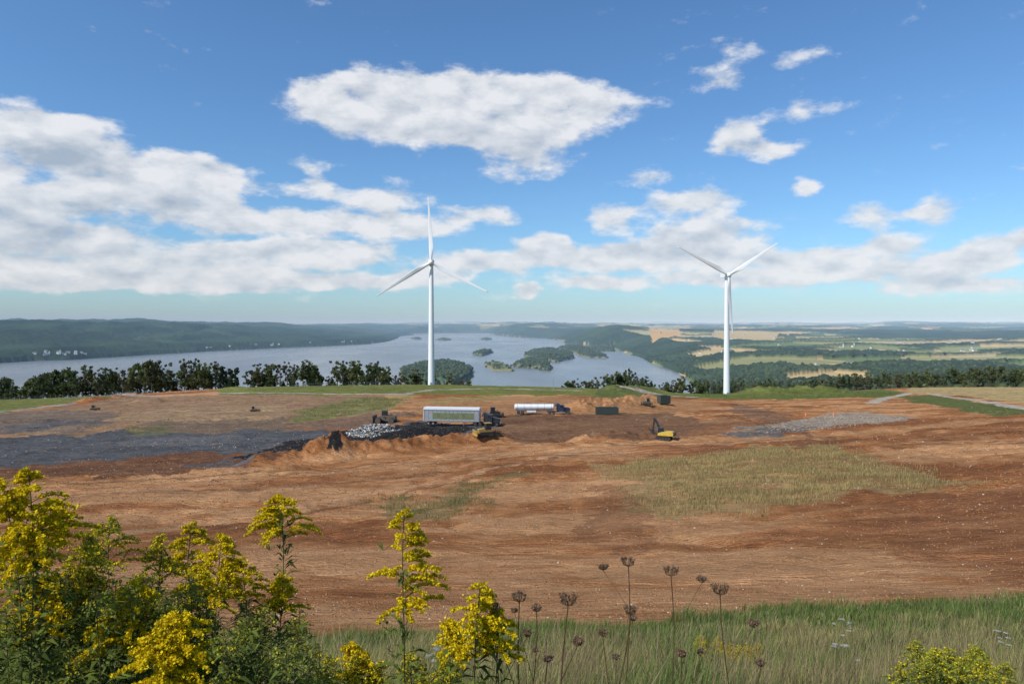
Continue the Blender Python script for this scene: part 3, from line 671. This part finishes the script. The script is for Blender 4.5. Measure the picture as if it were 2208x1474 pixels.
mb.prism([(2.4,2.3),(2.8,2.3),(2.95,1.6),(2.5,1.0),(1.9,1.2),(2.0,1.5),(2.4,1.6)],-.85,.15,blackp)
place('excavator',mb,1432,948,math.radians(180-25),.95)
for u_,v_ in((1737,899),(1797,896)):
    mb=MB();mb.box((0,0,.03),(.5,.5,.06),orng);mb.tube((0,0,.06),(0,0,1.1),.2,.05,orng,14);mb.tube((0,0,.55),(0,0,.75),.136,.10,tarp,14);place('traffic_cone',mb,u_,v_,0,1.0)
mb=MB();mb.tube((0,0,-.3),(0,0,12.3),.13,.08,steel,10);mb.tube((0,0,12.2),(-1.4,0,12.5),.05,.05,steel,8);mb.box((-1.7,0,12.48),(.8,.35,.16),steel);mb.box((0,0,.1),(.6,.6,.5),conc);place('street_lamp',mb,1193,841)
fp=[W(u_,v_) for u_,v_ in ((0,862),(120,860),(250,850),(340,845),(480,836),(700,832),(900,833))]
mb=MB();lastt=None
for (ax,ay),(bx,by) in zip(fp[:-1],fp[1:]):
    n=max(1,int(math.hypot(bx-ax,by-ay)/4))
    for k in range(n):
        px_=ax+(bx-ax)*k/n;py_=ay+(by-ay)*k/n;gz=float(H(np.array([px_]),np.array([py_]))[0]);p=(px_,py_,gz)
        mb.tube((px_,py_,gz-.3),(px_,py_,gz+2.0),.05,.05,steel,5)
        if lastt:
            for hz in(.4,1.2,1.95): mb.tube((lastt[0],lastt[1],lastt[2]+hz),(px_,py_,gz+hz),.015,.015,steel,3,caps=False)
        lastt=p
obj('wire_fence',mb.mesh('wire_fence'))
# ------------------------------------------------------------ refuse & clods
def scatter_boxes(name,xs,ys,sz,cols,mat,seed):
    r=np.random.default_rng(seed);n=len(xs);zs=H(xs,ys)
    B=np.array([[-1,-1,-1],[1,-1,-1],[1,1,-1],[-1,1,-1],[-1,-1,1],[1,-1,1],[1,1,1],[-1,1,1]],float)
    ax=r.normal(size=(n,3));ax/=np.linalg.norm(ax,axis=1)[:,None];bx=r.normal(size=(n,3));bx-=(ax*bx).sum(1)[:,None]*ax;bx/=np.linalg.norm(bx,axis=1)[:,None];cx=np.cross(ax,bx)
    s3=sz[:,None]*r.uniform(.4,1,(n,3))*.5
    jit=B[None]*(1+r.uniform(-.35,.2,(n,8,3)))
    V_=jit[:,:,0:1]*(ax*s3[:,0:1])[:,None]+jit[:,:,1:2]*(bx*s3[:,1:2])[:,None]+jit[:,:,2:3]*(cx*s3[:,2:3])[:,None]+np.stack([xs,ys,zs],-1)[:,None]
    Q=np.array([(3,2,1,0),(4,5,6,7),(0,1,5,4),(1,2,6,5),(2,3,7,6),(3,0,4,7)])
    Fq=(Q[None]+(np.arange(n)*8)[:,None,None]).reshape(-1,4)
    return obj(name,mesh_np(name,V_.reshape(-1,3),quads=Fq,col=np.repeat(cols,8,0),mat=mat))
cm=vcol('refuse_material',.7)
def polysamp(P,n,r):
    P_=np.array([W(*p) for p in P]);lo=P_.min(0);hi=P_.max(0);a=r.uniform(lo[0],hi[0],n*4);b_=r.uniform(lo[1],hi[1],n*4);m=inp(a,b_,[tuple(p) for p in P_]);return a[m][:n],b_[m][:n]
a,b2=polysamp([(745,935),(790,915),(840,915),(870,925),(820,940),(760,942)],1500,r_)
pal=np.array([[.50,.50,.48],[.30,.30,.27],[.2,.19,.17],[.6,.6,.6],[.06,.06,.06],[.2,.22,.27],[.36,.30,.22],[.12,.10,.08]])
scatter_boxes('refuse_pile',a,b2,r_.uniform(.2,.6,len(a)),pal[r_.integers(0,8,len(a))],cm,1)
a,b2=polysamp([(560,975),(700,945),(830,918),(940,910),(1010,922),(990,932),(880,942),(720,960)],2400,r_)
scatter_boxes('black_soil_clods',a,b2,r_.uniform(.12,.4,len(a)),np.tile([.03,.028,.027],(len(a),1))*r_.uniform(.6,2.2,(len(a),1)),cm,2)
n=26000;yy_=26*(230/26)**r_.random(n);xx_=yy_*r_.uniform(-.82,.82,n)
sz=r_.uniform(.03,.10,n)*np.clip(yy_/40,1,3);ok=~inp(xx_,yy_,EDGE)
cc=np.array([.36,.17,.075])*r_.uniform(.4,1.3,(n,1));wh=r_.random(n)<.05;cc[wh]=[.5,.44,.36]
scatter_boxes('dirt_clods',xx_[ok],yy_[ok],sz[ok],cc[ok],cm,3)
a=[];b_=[]
for P in ([(0,925),(250,905),(600,890),(600,930),(0,945)],[(100,960),(600,935),(900,930),(600,970)]):
    p_,q_=polysamp(P,220,r_);a.append(p_);b_.append(q_)
a=np.concatenate(a);b2=np.concatenate(b_);scatter_boxes('litter',a,b2,r_.uniform(.12,.35,len(a)),pal[r_.integers(0,8,len(a))]*.8,cm,5)
a,b2=polysamp([(1600,938),(1700,908),(1780,895),(1950,897),(1920,910),(1720,930)],900,r_)
scatter_boxes('gravel_rubble',a,b2,r_.uniform(.12,.4,len(a)),np.array([.33,.29,.24])*r_.uniform(.5,1.3,(len(a),1)),cm,6)
# ------------------------------------------------------------ grass
grm=vcol('grass_blades',.75,.35)
def grass(name,xs,ys,hs,ws,cols,seed,lean=.35):
    r=np.random.default_rng(seed);n=len(xs);zs=H(xs,ys)-.02
    az=r.uniform(0,2*np.pi,n);ld=np.stack([np.cos(az),np.sin(az)],-1)*(r.random(n)*lean)[:,None]*hs[:,None]
    ld[:,0]+=hs*.12
    wa=r.uniform(0,2*np.pi,n);wd=np.stack([np.cos(wa),np.sin(wa)*.4],-1)*ws[:,None]*.5
    B=np.stack([xs,ys],-1)
    V_=np.zeros((n,5,3));V_[:,0,:2]=B-wd;V_[:,1,:2]=B+wd;V_[:,0,2]=V_[:,1,2]=zs
    V_[:,2,:2]=B+wd*.7+ld*.35;V_[:,3,:2]=B-wd*.7+ld*.35;V_[:,2,2]=V_[:,3,2]=zs+hs*.6
    V_[:,4,:2]=B+ld;V_[:,4,2]=zs+hs*np.sqrt(np.clip(1-(ld**2).sum(1)/hs**2*.5,.3,1))
    i=np.arange(n)*5
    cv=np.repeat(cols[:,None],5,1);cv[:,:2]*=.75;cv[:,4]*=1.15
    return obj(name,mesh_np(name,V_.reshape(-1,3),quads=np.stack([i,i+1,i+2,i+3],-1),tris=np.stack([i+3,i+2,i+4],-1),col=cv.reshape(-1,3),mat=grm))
n=340000;yy_=2.3*(34/2.3)**(r_.random(n)**.75);xx_=r_.uniform(-.86,.86,n)*yy_+r_.uniform(-1,1,n)
ok=inp(xx_,yy_+ (r_.random(n)-.5)*1.2+(fbm(xx_/2,yy_/2,209)-.5)*3,EDGE);xx_=xx_[ok];yy_=yy_[ok];n=len(xx_)
pt=fbm(xx_/1.8,yy_/2.2,201);pt2=fbm(xx_/.7,yy_/.7,202);pt3=fbm(xx_/1.2,yy_/1.2,203)
pt=np.clip((pt-.5)*4+.5,0,1)
hs=(.06+.46*pt2+.6*np.clip(pt3-.58,0,1)*3)*r_.uniform(.4,1.35,n)*np.interp(yy_,[2,12,25],[1.0,1.0,.8])
gcol=np.array([.15,.21,.05])*(1-pt[:,None])+np.array([.32,.29,.11])*pt[:,None]
gcol=gcol*r_.uniform(.4,1.5,(n,1));st=r_.random(n)<.15;gcol[st]=np.array([.44,.36,.20])*r_.uniform(.5,1.2,(st.sum(),1))
edgy=sst(15,23,yy_)[:,None]*.65*(fbm(xx_/3,yy_/3,207)>.42)[:,None];gcol=gcol*(1-edgy)+edgy*np.array([.11,.19,.04])*r_.uniform(.5,1.4,(n,1))
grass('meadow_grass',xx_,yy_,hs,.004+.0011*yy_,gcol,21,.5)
n=7000;yy_=2.6*(18/2.6)**r_.random(n);xx_=r_.uniform(-.8,.8,n)*yy_;ok=inp(xx_,yy_,EDGE)&(fbm(xx_/1.5,yy_/1.5,222)>.45);xx_=xx_[ok];yy_=yy_[ok];n=len(xx_)
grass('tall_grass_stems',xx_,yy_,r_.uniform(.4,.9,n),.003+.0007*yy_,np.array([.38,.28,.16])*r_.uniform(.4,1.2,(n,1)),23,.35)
def patch(name,P,n,h,col,seed,j=1.5,w=.05,gp=.3):
    P_=[W(*p) for p in P];A_=np.array(P_);lo=A_.min(0)-2;hi=A_.max(0)+2;r=np.random.default_rng(seed)
    a=r.uniform(lo[0],hi[0],n);b_=r.uniform(lo[1],hi[1],n)
    dd=segd(a,b_,P_);ii=inp(a+(fbm(a/5,b_/5,7)-.5)*6*j,b_+(fbm(a/5,b_/5,8)-.5)*9*j,P_)
    ii&=(r.random(n)<np.clip(dd/6+.1,0,1)*np.clip(fbm(a/3,b_/3,9)*3.6-1.1,.04,1));a=a[ii];b_=b_[ii];k=len(a)
    cc=np.array(col)*r.uniform(.6,1.4,(k,1))*(.7+.6*fbm(a/6,b_/6,12))[:,None];gg=r.random(k)<gp*2*fbm(a/9,b_/9,14);cc[gg]=np.array([.15,.17,.055])*r.uniform(.7,1.2,(gg.sum(),1))
    grass(name,a,b_,h*r.uniform(.5,1.3,k),np.full(k,w),cc,seed+1)
patch('dry_grass_patch',[(1296,1003),(1400,988),(1560,972),(1760,960),(1830,965),(1900,990),(1990,1010),(2130,1040),(2050,1052),(1900,1062),(1800,1075),(1620,1100),(1500,1118),(1420,1124),(1375,1108),(1350,1060),(1370,1040),(1310,1018)],120000,.5,(.46,.35,.15),31,gp=.16)
patch('weed_patch',[(780,1097),(830,1070),(880,1070),(940,1085),(1000,1045),(1110,1015),(1130,1032),(1040,1060),(1010,1110),(940,1138),(870,1122)],55000,.40,(.20,.19,.07),35,1.9,.045)
patch('plateau_weeds',[(605,908),(650,882),(790,856),(880,860),(855,880),(760,895),(650,914)],45000,.5,(.27,.26,.10),37,1.4,.09)
patch('mound_grass',[(1500,857),(1600,840),(1660,826),(1790,826),(1950,848),(1900,857),(1750,860)],60000,.8,(.16,.19,.06),39,.6,.14)
# ------------------------------------------------------------ goldenrod
gold=vcol('goldenrod_plant',.8,.3,.05)
def goldenrod(seed,Ht,pw=.15,ph=.32,fl=1.0,green=.0,leafy=1.0):
    r=np.random.default_rng(seed);V_=[];Q=[];Cc=[]
    def addq(P4,c_):
        i=len(V_);V_.extend(P4);Q.append((i,i+1,i+2,i+3));Cc.extend([c_]*4)
    lean=r.normal(size=2)*.06
    def st(t): return np.array([lean[0]*Ht*t*t+.012*math.sin(t*9+seed)-.012*math.sin(9+seed)*t-lean[0]*Ht*t,lean[1]*Ht*(t*t-t),Ht*t])
    sc_=np.array([.14,.14,.05])
    for k in range(16):
        a=st(k/16);b_=st((k+1)/16);w=.0032*(1-.6*k/16)
        for e in((w,0,0),(0,w,0)):
            e=np.array(e);addq([a-e,a+e,b_+e,b_-e],sc_)
    nl=int(Ht*60*leafy);t0=.12
    for k in range(nl):
        t=t0+(1-ph/Ht*.6-t0)*k/nl
        p=st(t);az=k*2.4+r.normal()*.3;ln=r.uniform(.06,.12)*(1.15-.5*t);w=ln*.095;d=np.array([math.cos(az),math.sin(az),0]);s_=np.array([-d[1],d[0],0])*w
        up=r.uniform(.2,.9);m_=p+d*ln*.5+np.array([0,0,ln*up*.5]);e_=p+d*ln+np.array([0,0,ln*(up*.5-.15)])
        addq([p,m_-s_,e_,m_+s_],np.array([.115,.15,.032])*r.uniform(.4,1.5))
    for k in range(int(Ht*22*leafy)):
        t=r.uniform(.3,.92);p=st(t);az=r.uniform(0,6.28);o_=p+np.array([math.cos(az),math.sin(az),.6])*r.uniform(.01,.06)
        for q_ in range(5):
            az2=r.uniform(0,6.28);d=np.array([math.cos(az2),math.sin(az2),.8])*r.uniform(.012,.034);s_=np.array([-d[1],d[0],0])*.13
            addq([o_,o_+d*.5-s_,o_+d,o_+d*.5+s_],np.array([.14,.17,.04])*r.uniform(.5,1.3))
    fc=[];nb=40
    side=r.choice([0,math.pi])+r.normal()*.5
    for k in range(nb):
        s=k/(nb-1);t=1-(ph/Ht)*(1-s);p=st(t);az=r.uniform(0,6.28) if r.random()<.45 else side+r.normal()*.6+(math.pi if r.random()<.3 else 0)
        L_=pw*1.35*(1-s)**.7*r.uniform(.55,1.2)+.012;d=np.array([math.cos(az),math.sin(az)])
        prev=p;steps=10;cu=r.uniform(.45,.85)
        for j in range(1,steps+1):
            q_=j/steps;pt_=p+np.array([d[0]*L_*q_,d[1]*L_*q_,L_*(cu*q_-(cu+.02)*q_*q_*.95)])
            e=np.array([0,0,.0011]);addq([prev-e,pt_-e,pt_+e,prev+e],np.array([.18,.18,.05]))
            if q_>.2:
                m_=int(fl*(12+9*r.random())*(L_/.10+.25));jit=r.normal(size=(m_,3))*np.array([.004,.004,.0027])+np.array([0,0,.0035])
                fc.append(pt_+(prev-pt_)*r.random((m_,1))+jit)
                if r.random()<.35:
                    sv=np.array([-d[1],d[0],0])*r.choice([-1,1])*.022*r.random()+np.array([0,0,.006]);fc.append(pt_+sv*r.random((m_,1))+jit*.8)
            prev=pt_
    V_=np.array(V_);Cc=np.array(Cc);Q=np.array(Q)
    fc=np.concatenate(fc);fv=rq(fc,r.uniform(.003,.006,len(fc)),r);bc=np.array([.80,.60,.015])*r.uniform(.5,1.15,(len(fc),1))
    if green: mm=r.random(len(fc))<green;bc[mm]=[.26,.29,.05]
    o=len(V_);V_=np.concatenate([V_,fv]);Q=np.concatenate([Q,o+np.arange(len(fv)).reshape(-1,4)]);Cc=np.concatenate([Cc,np.repeat(bc,4,0)])
    return mesh_np('goldenrod',V_,quads=Q,col=Cc,mat=gold)
def gr(u_,v_,d_,seed,pw=.15,ph=.32,fl=1,green=0,leafy=1.0):
    X_=(u_-CU)/F*d_;gz=float(H(np.array([X_]),np.array([float(d_)]))[0]);tz=CZ-(v_-HV)/F*d_
    obj('goldenrod',goldenrod(seed,max(.3,tz-gz),pw,ph,fl,green,leafy),(X_,d_,gz-.01))
GR=[(62,1008,1.75,.10,.22,1.1,0),(5,1032,1.7,.09,.24,1.1,0),(110,1075,2.0,.06,.14,.9,0),(236,1112,2.3,.09,.18,.5,.55),(180,1145,2.1,.07,.18,.5,.45),(412,1126,2.6,.08,.18,.9,.1),(350,1150,2.4,.08,.18,.5,.45),(604,1066,2.55,.115,.17,1.1,0),(478,1150,2.35,.08,.18,1,0),(872,1096,2.15,.10,.31,1.2,0),
(95,1240,1.9,.09,.17,1.1,0),(300,1248,1.85,.10,.17,1.2,0),(250,1300,1.9,.07,.14,1,0),(610,1238,2.5,.07,.14,1,0),(520,1200,2.5,.08,.16,.8,.1),(380,1320,1.75,.10,.15,1.2,0),(330,1355,1.7,.08,.14,1.2,0),(1035,1256,1.95,.085,.2,1.0,0),(1075,1310,2.0,.06,.14,.8,0),(965,1335,2.0,.05,.1,.8,0),(755,1385,2.3,.07,.12,.7,0),(40,1150,1.9,.08,.18,.7,.2),(150,1200,2.1,.09,.18,.5,.4),(430,1215,2.2,.08,.16,.9,.15),(200,1240,2.1,.08,.16,.5,.45)]
for k,(a,b_,d_,pw,ph,fl,g_) in enumerate(GR): gr(a,b_,d_,100+k,pw,ph,fl,g_,1.2)
for k in range(105):
    u_=tr.uniform(-80,700);gr(u_,tr.uniform(1230,1420)+max(0,(u_-430)*.35),tr.uniform(1.7,3.0),300+k,.03,.08,.10,.85,1.6)
for k in range(14): gr(tr.uniform(640,1000),tr.uniform(1400,1465),tr.uniform(2.1,2.8),400+k,.04,.10,.25,.5,1.4)
for k in range(22): gr(tr.uniform(1940,2170),tr.uniform(1378,1450),tr.uniform(2.6,3.6),500+k,.05,.10,.2,.65,1.5)
for k in range(12): gr(tr.uniform(1500,1640),tr.uniform(1365,1400),tr.uniform(8,10),600+k,.09,.2,.4,.2)
def umbel(seed,Ht,white_=False,R_=.03):
    r=np.random.default_rng(seed);V_=[];Q=[];Cc=[]
    def addq(P4,c_):
        i=len(V_);V_.extend(P4);Q.append((i,i+1,i+2,i+3));Cc.extend([c_]*4)
    def stick(a,b_,w,c_):
        for e in((w,0,0),(0,w,0)): e=np.array(e);addq([a-e,a+e,b_+e*.8,b_-e*.8],c_)
    sc_=np.array([.19,.115,.06]) if not white_ else np.array([.16,.19,.07])
    ln=r.normal(size=2)*.35
    def st(t): return np.array([ln[0]*Ht*(t-t*t*.5)+.02*math.sin(6*t+seed),ln[1]*Ht*t*.4,Ht*t])
    off=st(1)[:2].copy()
    def sp(t): p=st(t);p[:2]-=off;return p
    for k in range(14): stick(sp(k/14),sp((k+1)/14),.002,sc_)
    heads=[sp(1)]
    for k in range(1 if not white_ else 5):
        t=r.uniform(.6,.9);az=r.uniform(0,6.28);e=sp(t)+np.array([math.cos(az)*.09,math.sin(az)*.09,(1-t)*Ht*r.uniform(.4,.9)]);stick(sp(t),e,.0013,sc_);heads.append(e)
    fc=[]
    for hi_,h in enumerate(heads):
        Rr=R_*(1 if hi_==0 else .6)
        for k in range(34):
            az=r.uniform(0,6.28);q_=r.random()**.5
            if white_:
                e=h+np.array([math.cos(az)*Rr*q_,math.sin(az)*Rr*q_,Rr*.5]);stick(h,e,.0006,sc_);fc.append(e+r.normal(size=(5,3))*np.array([.004,.004,.001]))
            else:
                m_=h+np.array([math.cos(az)*Rr*.75,math.sin(az)*Rr*.75,Rr*.35]);e=h+np.array([math.cos(az)*Rr*(.3+.7*q_),math.sin(az)*Rr*(.3+.7*q_),Rr*1.0]);stick(h,m_,.0009,sc_);stick(m_,e,.0008,sc_)
                fc.append(e+r.normal(size=(5,3))*.003)
    fc=np.concatenate(fc);fv=rq(fc,r.uniform(.0025,.005,len(fc)),r);bc=(np.array([.5,.5,.46]) if white_ else np.array([.22,.14,.09]))*r.uniform(.5,1.4,(len(fc),1))
    V_=np.array(V_);o=len(V_);V_=np.concatenate([V_,fv]);Q=np.concatenate([np.array(Q),o+np.arange(len(fv)).reshape(-1,4)]);Cc=np.concatenate([np.array(Cc),np.repeat(bc,4,0)])
    return mesh_np('umbel',V_,quads=Q,col=Cc,mat=gold)
def um(u_,v_,d_,seed,w=False,R_=.03,name='dried_seed_head'):
    X_=(u_-CU)/F*d_;gz=float(H(np.array([X_]),np.array([float(d_)]))[0]);tz=CZ-(v_-HV)/F*d_;ht=max(.3,tz-gz)
    obj(name,umbel(seed,ht,w,R_),(X_,d_,gz-.01))
for k,(a,b_,d_,q_) in enumerate([(1355,1215,2.3,.024),(1447,1235,2.2,.024),(1553,1275,2.1,.026),(1120,1290,2.0,.022),(1225,1298,1.9,.026),(1360,1318,2.2,.021),(1157,1312,2.4,.016),(1060,1316,2.0,.024),(1300,1365,2.3,.016),(1470,1410,2.2,.016),(1180,1420,2.2,.015),(1640,1430,2.4,.016)]): um(a,b_,d_,700+k,False,q_)
for k,(a,b_,d_) in enumerate([(1815,1335,7),(1822,1392,5.5),(2150,1360,6.5),(940,1400,5),(505,1378,4)]): um(a,b_,d_,800+k,True,.03,'white_wildflower')
# ------------------------------------------------------------ sun + world
SE=math.radians(44);sx,sy=-.80,-.60
sd_=Vector((sx*math.cos(SE),sy*math.cos(SE),math.sin(SE)))
sl_=bpy.data.lights.new('sun','SUN');sl_.energy=4.5;sl_.angle=math.radians(.53);sl_.color=(1,.95,.85)
so=bpy.data.objects.new('sun',sl_);scene.collection.objects.link(so);so.rotation_euler=sd_.to_track_quat('Z','Y').to_euler()
w=bpy.data.worlds.new('World');scene.world=w;w.use_nodes=True;nt=w.node_tree;L=nt.links;N_=nt.nodes.new
try:
    w.cycles.sampling_method='MANUAL';w.cycles.sample_map_resolution=256
except Exception: pass
bg=nt.nodes['Background'];sky=N_('ShaderNodeTexSky');sky.sky_type='NISHITA';sky.sun_disc=False;sky.sun_elevation=SE;sky.sun_rotation=math.atan2(sx,sy)
sky.air_density=1.0;sky.dust_density=.7;sky.ozone_density=3.0;sky.altitude=100
bg.inputs['Strength'].default_value=.12
tint=N_('ShaderNodeVectorMath');tint.operation='MULTIPLY';tint.inputs[1].default_value=(.73,1.01,1.22);L.new(sky.outputs[0],tint.inputs[0])
tc=N_('ShaderNodeTexCoord');sp_=N_('ShaderNodeSeparateXYZ');L.new(tc.outputs['Generated'],sp_.inputs[0])
az=mt('ARCTAN2',sp_.outputs[0],sp_.outputs[1]);el=mt('ARCSINE',sp_.outputs[2])
nv=N_('ShaderNodeVectorMath');nv.operation='MULTIPLY';nv.inputs[1].default_value=(1,1,2.1);L.new(tc.outputs['Generated'],nv.inputs[0])
nw=N_('ShaderNodeTexNoise');nw.inputs['Scale'].default_value=12;nw.inputs['Detail'].default_value=3;L.new(nv.outputs[0],nw.inputs['Vector'])
sw=N_('ShaderNodeSeparateColor');L.new(nw.outputs['Color'],sw.inputs[0])
az=mt('ADD',az,mt('MULTIPLY_ADD',sw.outputs[0],.06,-.03));el=mt('ADD',el,mt('MULTIPLY_ADD',sw.outputs[1],.022,-.011))
cb=N_('ShaderNodeCombineXYZ');L.new(az,cb.inputs[0]);L.new(el,cb.inputs[1])
blobs=[(880,240,240,66,1.1),(1110,240,240,66,1.1),(1000,225,350,74,.75),(1140,335,120,56,.8),(780,215,130,46,.55),
(60,285,150,60,1.1),(170,312,115,60,1.15),(330,375,180,54,1.05),(440,395,140,58,1.0),(460,465,100,38,.9),(270,430,170,50,.75),(60,430,170,60,.95),(40,500,170,34,.6),(20,358,70,22,.6),(240,510,100,30,.9),
(640,480,150,30,1.15),(590,547,220,30,1.2),(120,556,320,32,1.25),(370,570,150,24,.9),(820,435,120,44,.85),(870,492,150,26,.95),(1030,463,90,24,.9),(680,375,60,50,.5),(650,410,90,24,.5),
(1590,298,75,42,1.2),(1680,328,75,30,.75),(1550,172,80,32,.6),(1590,105,65,30,.4),(1730,403,38,24,.9),(1490,438,130,32,.9),(1530,498,170,34,.95),(1325,472,70,34,.8),(1170,525,70,24,.95),(1400,550,260,32,1.0),(1050,562,140,24,1.0),(1135,628,34,20,1.1),(1950,465,160,36,.65),(2110,562,110,30,1.15),(1960,582,140,28,.95),(1760,235,120,26,.45),(1730,125,90,24,.45),(2200,520,120,24,.7),(1910,532,110,24,.75),(1400,380,70,24,.5),
(720,540,160,28,.9),(560,605,200,22,1.0),(300,605,280,24,1.0),(80,615,180,22,.9),(1640,600,200,22,.9),(2050,620,220,22,.95),(780,610,140,20,.9),(1300,610,90,16,.9),(1750,560,110,22,.8),(930,595,80,16,.8),
(650,580,1100,60,.32),(1700,570,700,60,.28),(-250,400,260,160,.9),(2450,450,180,70,.8)]
tot=None
for (bu,bv_,rx,ry,am) in blobs:
    a0=math.atan((bu-CU)/F);e0=math.atan((HV-bv_)/F*math.cos(a0))
    mp=N_('ShaderNodeMapping');mp.vector_type='TEXTURE';mp.inputs['Location'].default_value=(a0,e0,0);mp.inputs['Scale'].default_value=(rx*1.25/F*math.cos(a0)**2,ry*1.3/F*math.cos(a0),1);L.new(cb.outputs[0],mp.inputs[0])
    g=N_('ShaderNodeTexGradient');g.gradient_type='SPHERICAL';L.new(mp.outputs[0],g.inputs[0])
    tot=mt('MULTIPLY_ADD',g.outputs['Fac'],am*1.3,tot if tot else 0.0)
n4=N_('ShaderNodeTexNoise');n4.inputs['Scale'].default_value=20;n4.inputs['Detail'].default_value=8;n4.inputs['Roughness'].default_value=.6;L.new(nv.outputs[0],n4.inputs['Vector'])
of=N_('ShaderNodeVectorMath');of.operation='ADD';of.inputs[1].default_value=(-.008,-.004,.032);L.new(nv.outputs[0],of.inputs[0])
n5=N_('ShaderNodeTexNoise');n5.inputs['Scale'].default_value=20;n5.inputs['Detail'].default_value=4;n5.inputs['Roughness'].default_value=.5;L.new(of.outputs[0],n5.inputs['Vector'])
totc=mt('MINIMUM',tot,.92)
den=mt('ADD',totc,mt('MULTIPLY_ADD',n4.outputs['Fac'],1.8,-.9))
mr=N_('ShaderNodeMapRange');mr.interpolation_type='SMOOTHSTEP';mr.inputs[1].default_value=.20;mr.inputs[2].default_value=.80;L.new(den,mr.inputs[0])
shade=None
for (bu,bv_,rx,ry,am) in [(150,345,150,40,1.1),(60,490,220,60,.7),(330,460,220,50,.6),(1000,305,330,50,.4),(1120,375,120,40,.4),(350,590,500,25,.4),(1640,325,90,20,.5),(1480,530,250,40,.4),(2000,600,200,25,.4)]:
    a0=math.atan((bu-CU)/F);e0=math.atan((HV-bv_)/F*math.cos(a0))
    mp=N_('ShaderNodeMapping');mp.vector_type='TEXTURE';mp.inputs['Location'].default_value=(a0,e0,0);mp.inputs['Scale'].default_value=(rx*1.3/F*math.cos(a0)**2,ry*1.3/F*math.cos(a0),1);L.new(cb.outputs[0],mp.inputs[0])
    g=N_('ShaderNodeTexGradient');g.gradient_type='SPHERICAL';L.new(mp.outputs[0],g.inputs[0]);shade=mt('MULTIPLY_ADD',g.outputs['Fac'],am,shade if shade else 0.0)
rel=mt('MULTIPLY',mt('SUBTRACT',n4.outputs['Fac'],n5.outputs['Fac']),1.7)
lit=mt('ADD',mt('SUBTRACT',.80,mt('MULTIPLY',shade,.8)),rel)
lc=N_('ShaderNodeClamp');L.new(lit,lc.inputs[0])
cc_=N_('ShaderNodeMix');cc_.data_type='RGBA';cc_.inputs[6].default_value=(3.4,4.0,4.8,1);cc_.inputs[7].default_value=(7.1,7.2,7.4,1);L.new(lc.outputs[0],cc_.inputs[0])
fin=N_('ShaderNodeMix');fin.data_type='RGBA';L.new(mt('MULTIPLY',mr.outputs[0],.92),fin.inputs[0]);L.new(tint.outputs[0],fin.inputs[6]);L.new(cc_.outputs[2],fin.inputs[7])
L.new(fin.outputs[2],bg.inputs['Color'])
# ------------------------------------------------------------ camera
cd=bpy.data.cameras.new('camera');cd.lens=24;cd.sensor_width=36;cd.shift_y=-37/2208;cd.clip_start=.05;cd.clip_end=200000
co=bpy.data.objects.new('camera',cd);scene.collection.objects.link(co);co.location=(0,0,CZ);co.rotation_euler=(math.radians(90),0,0);scene.camera=co
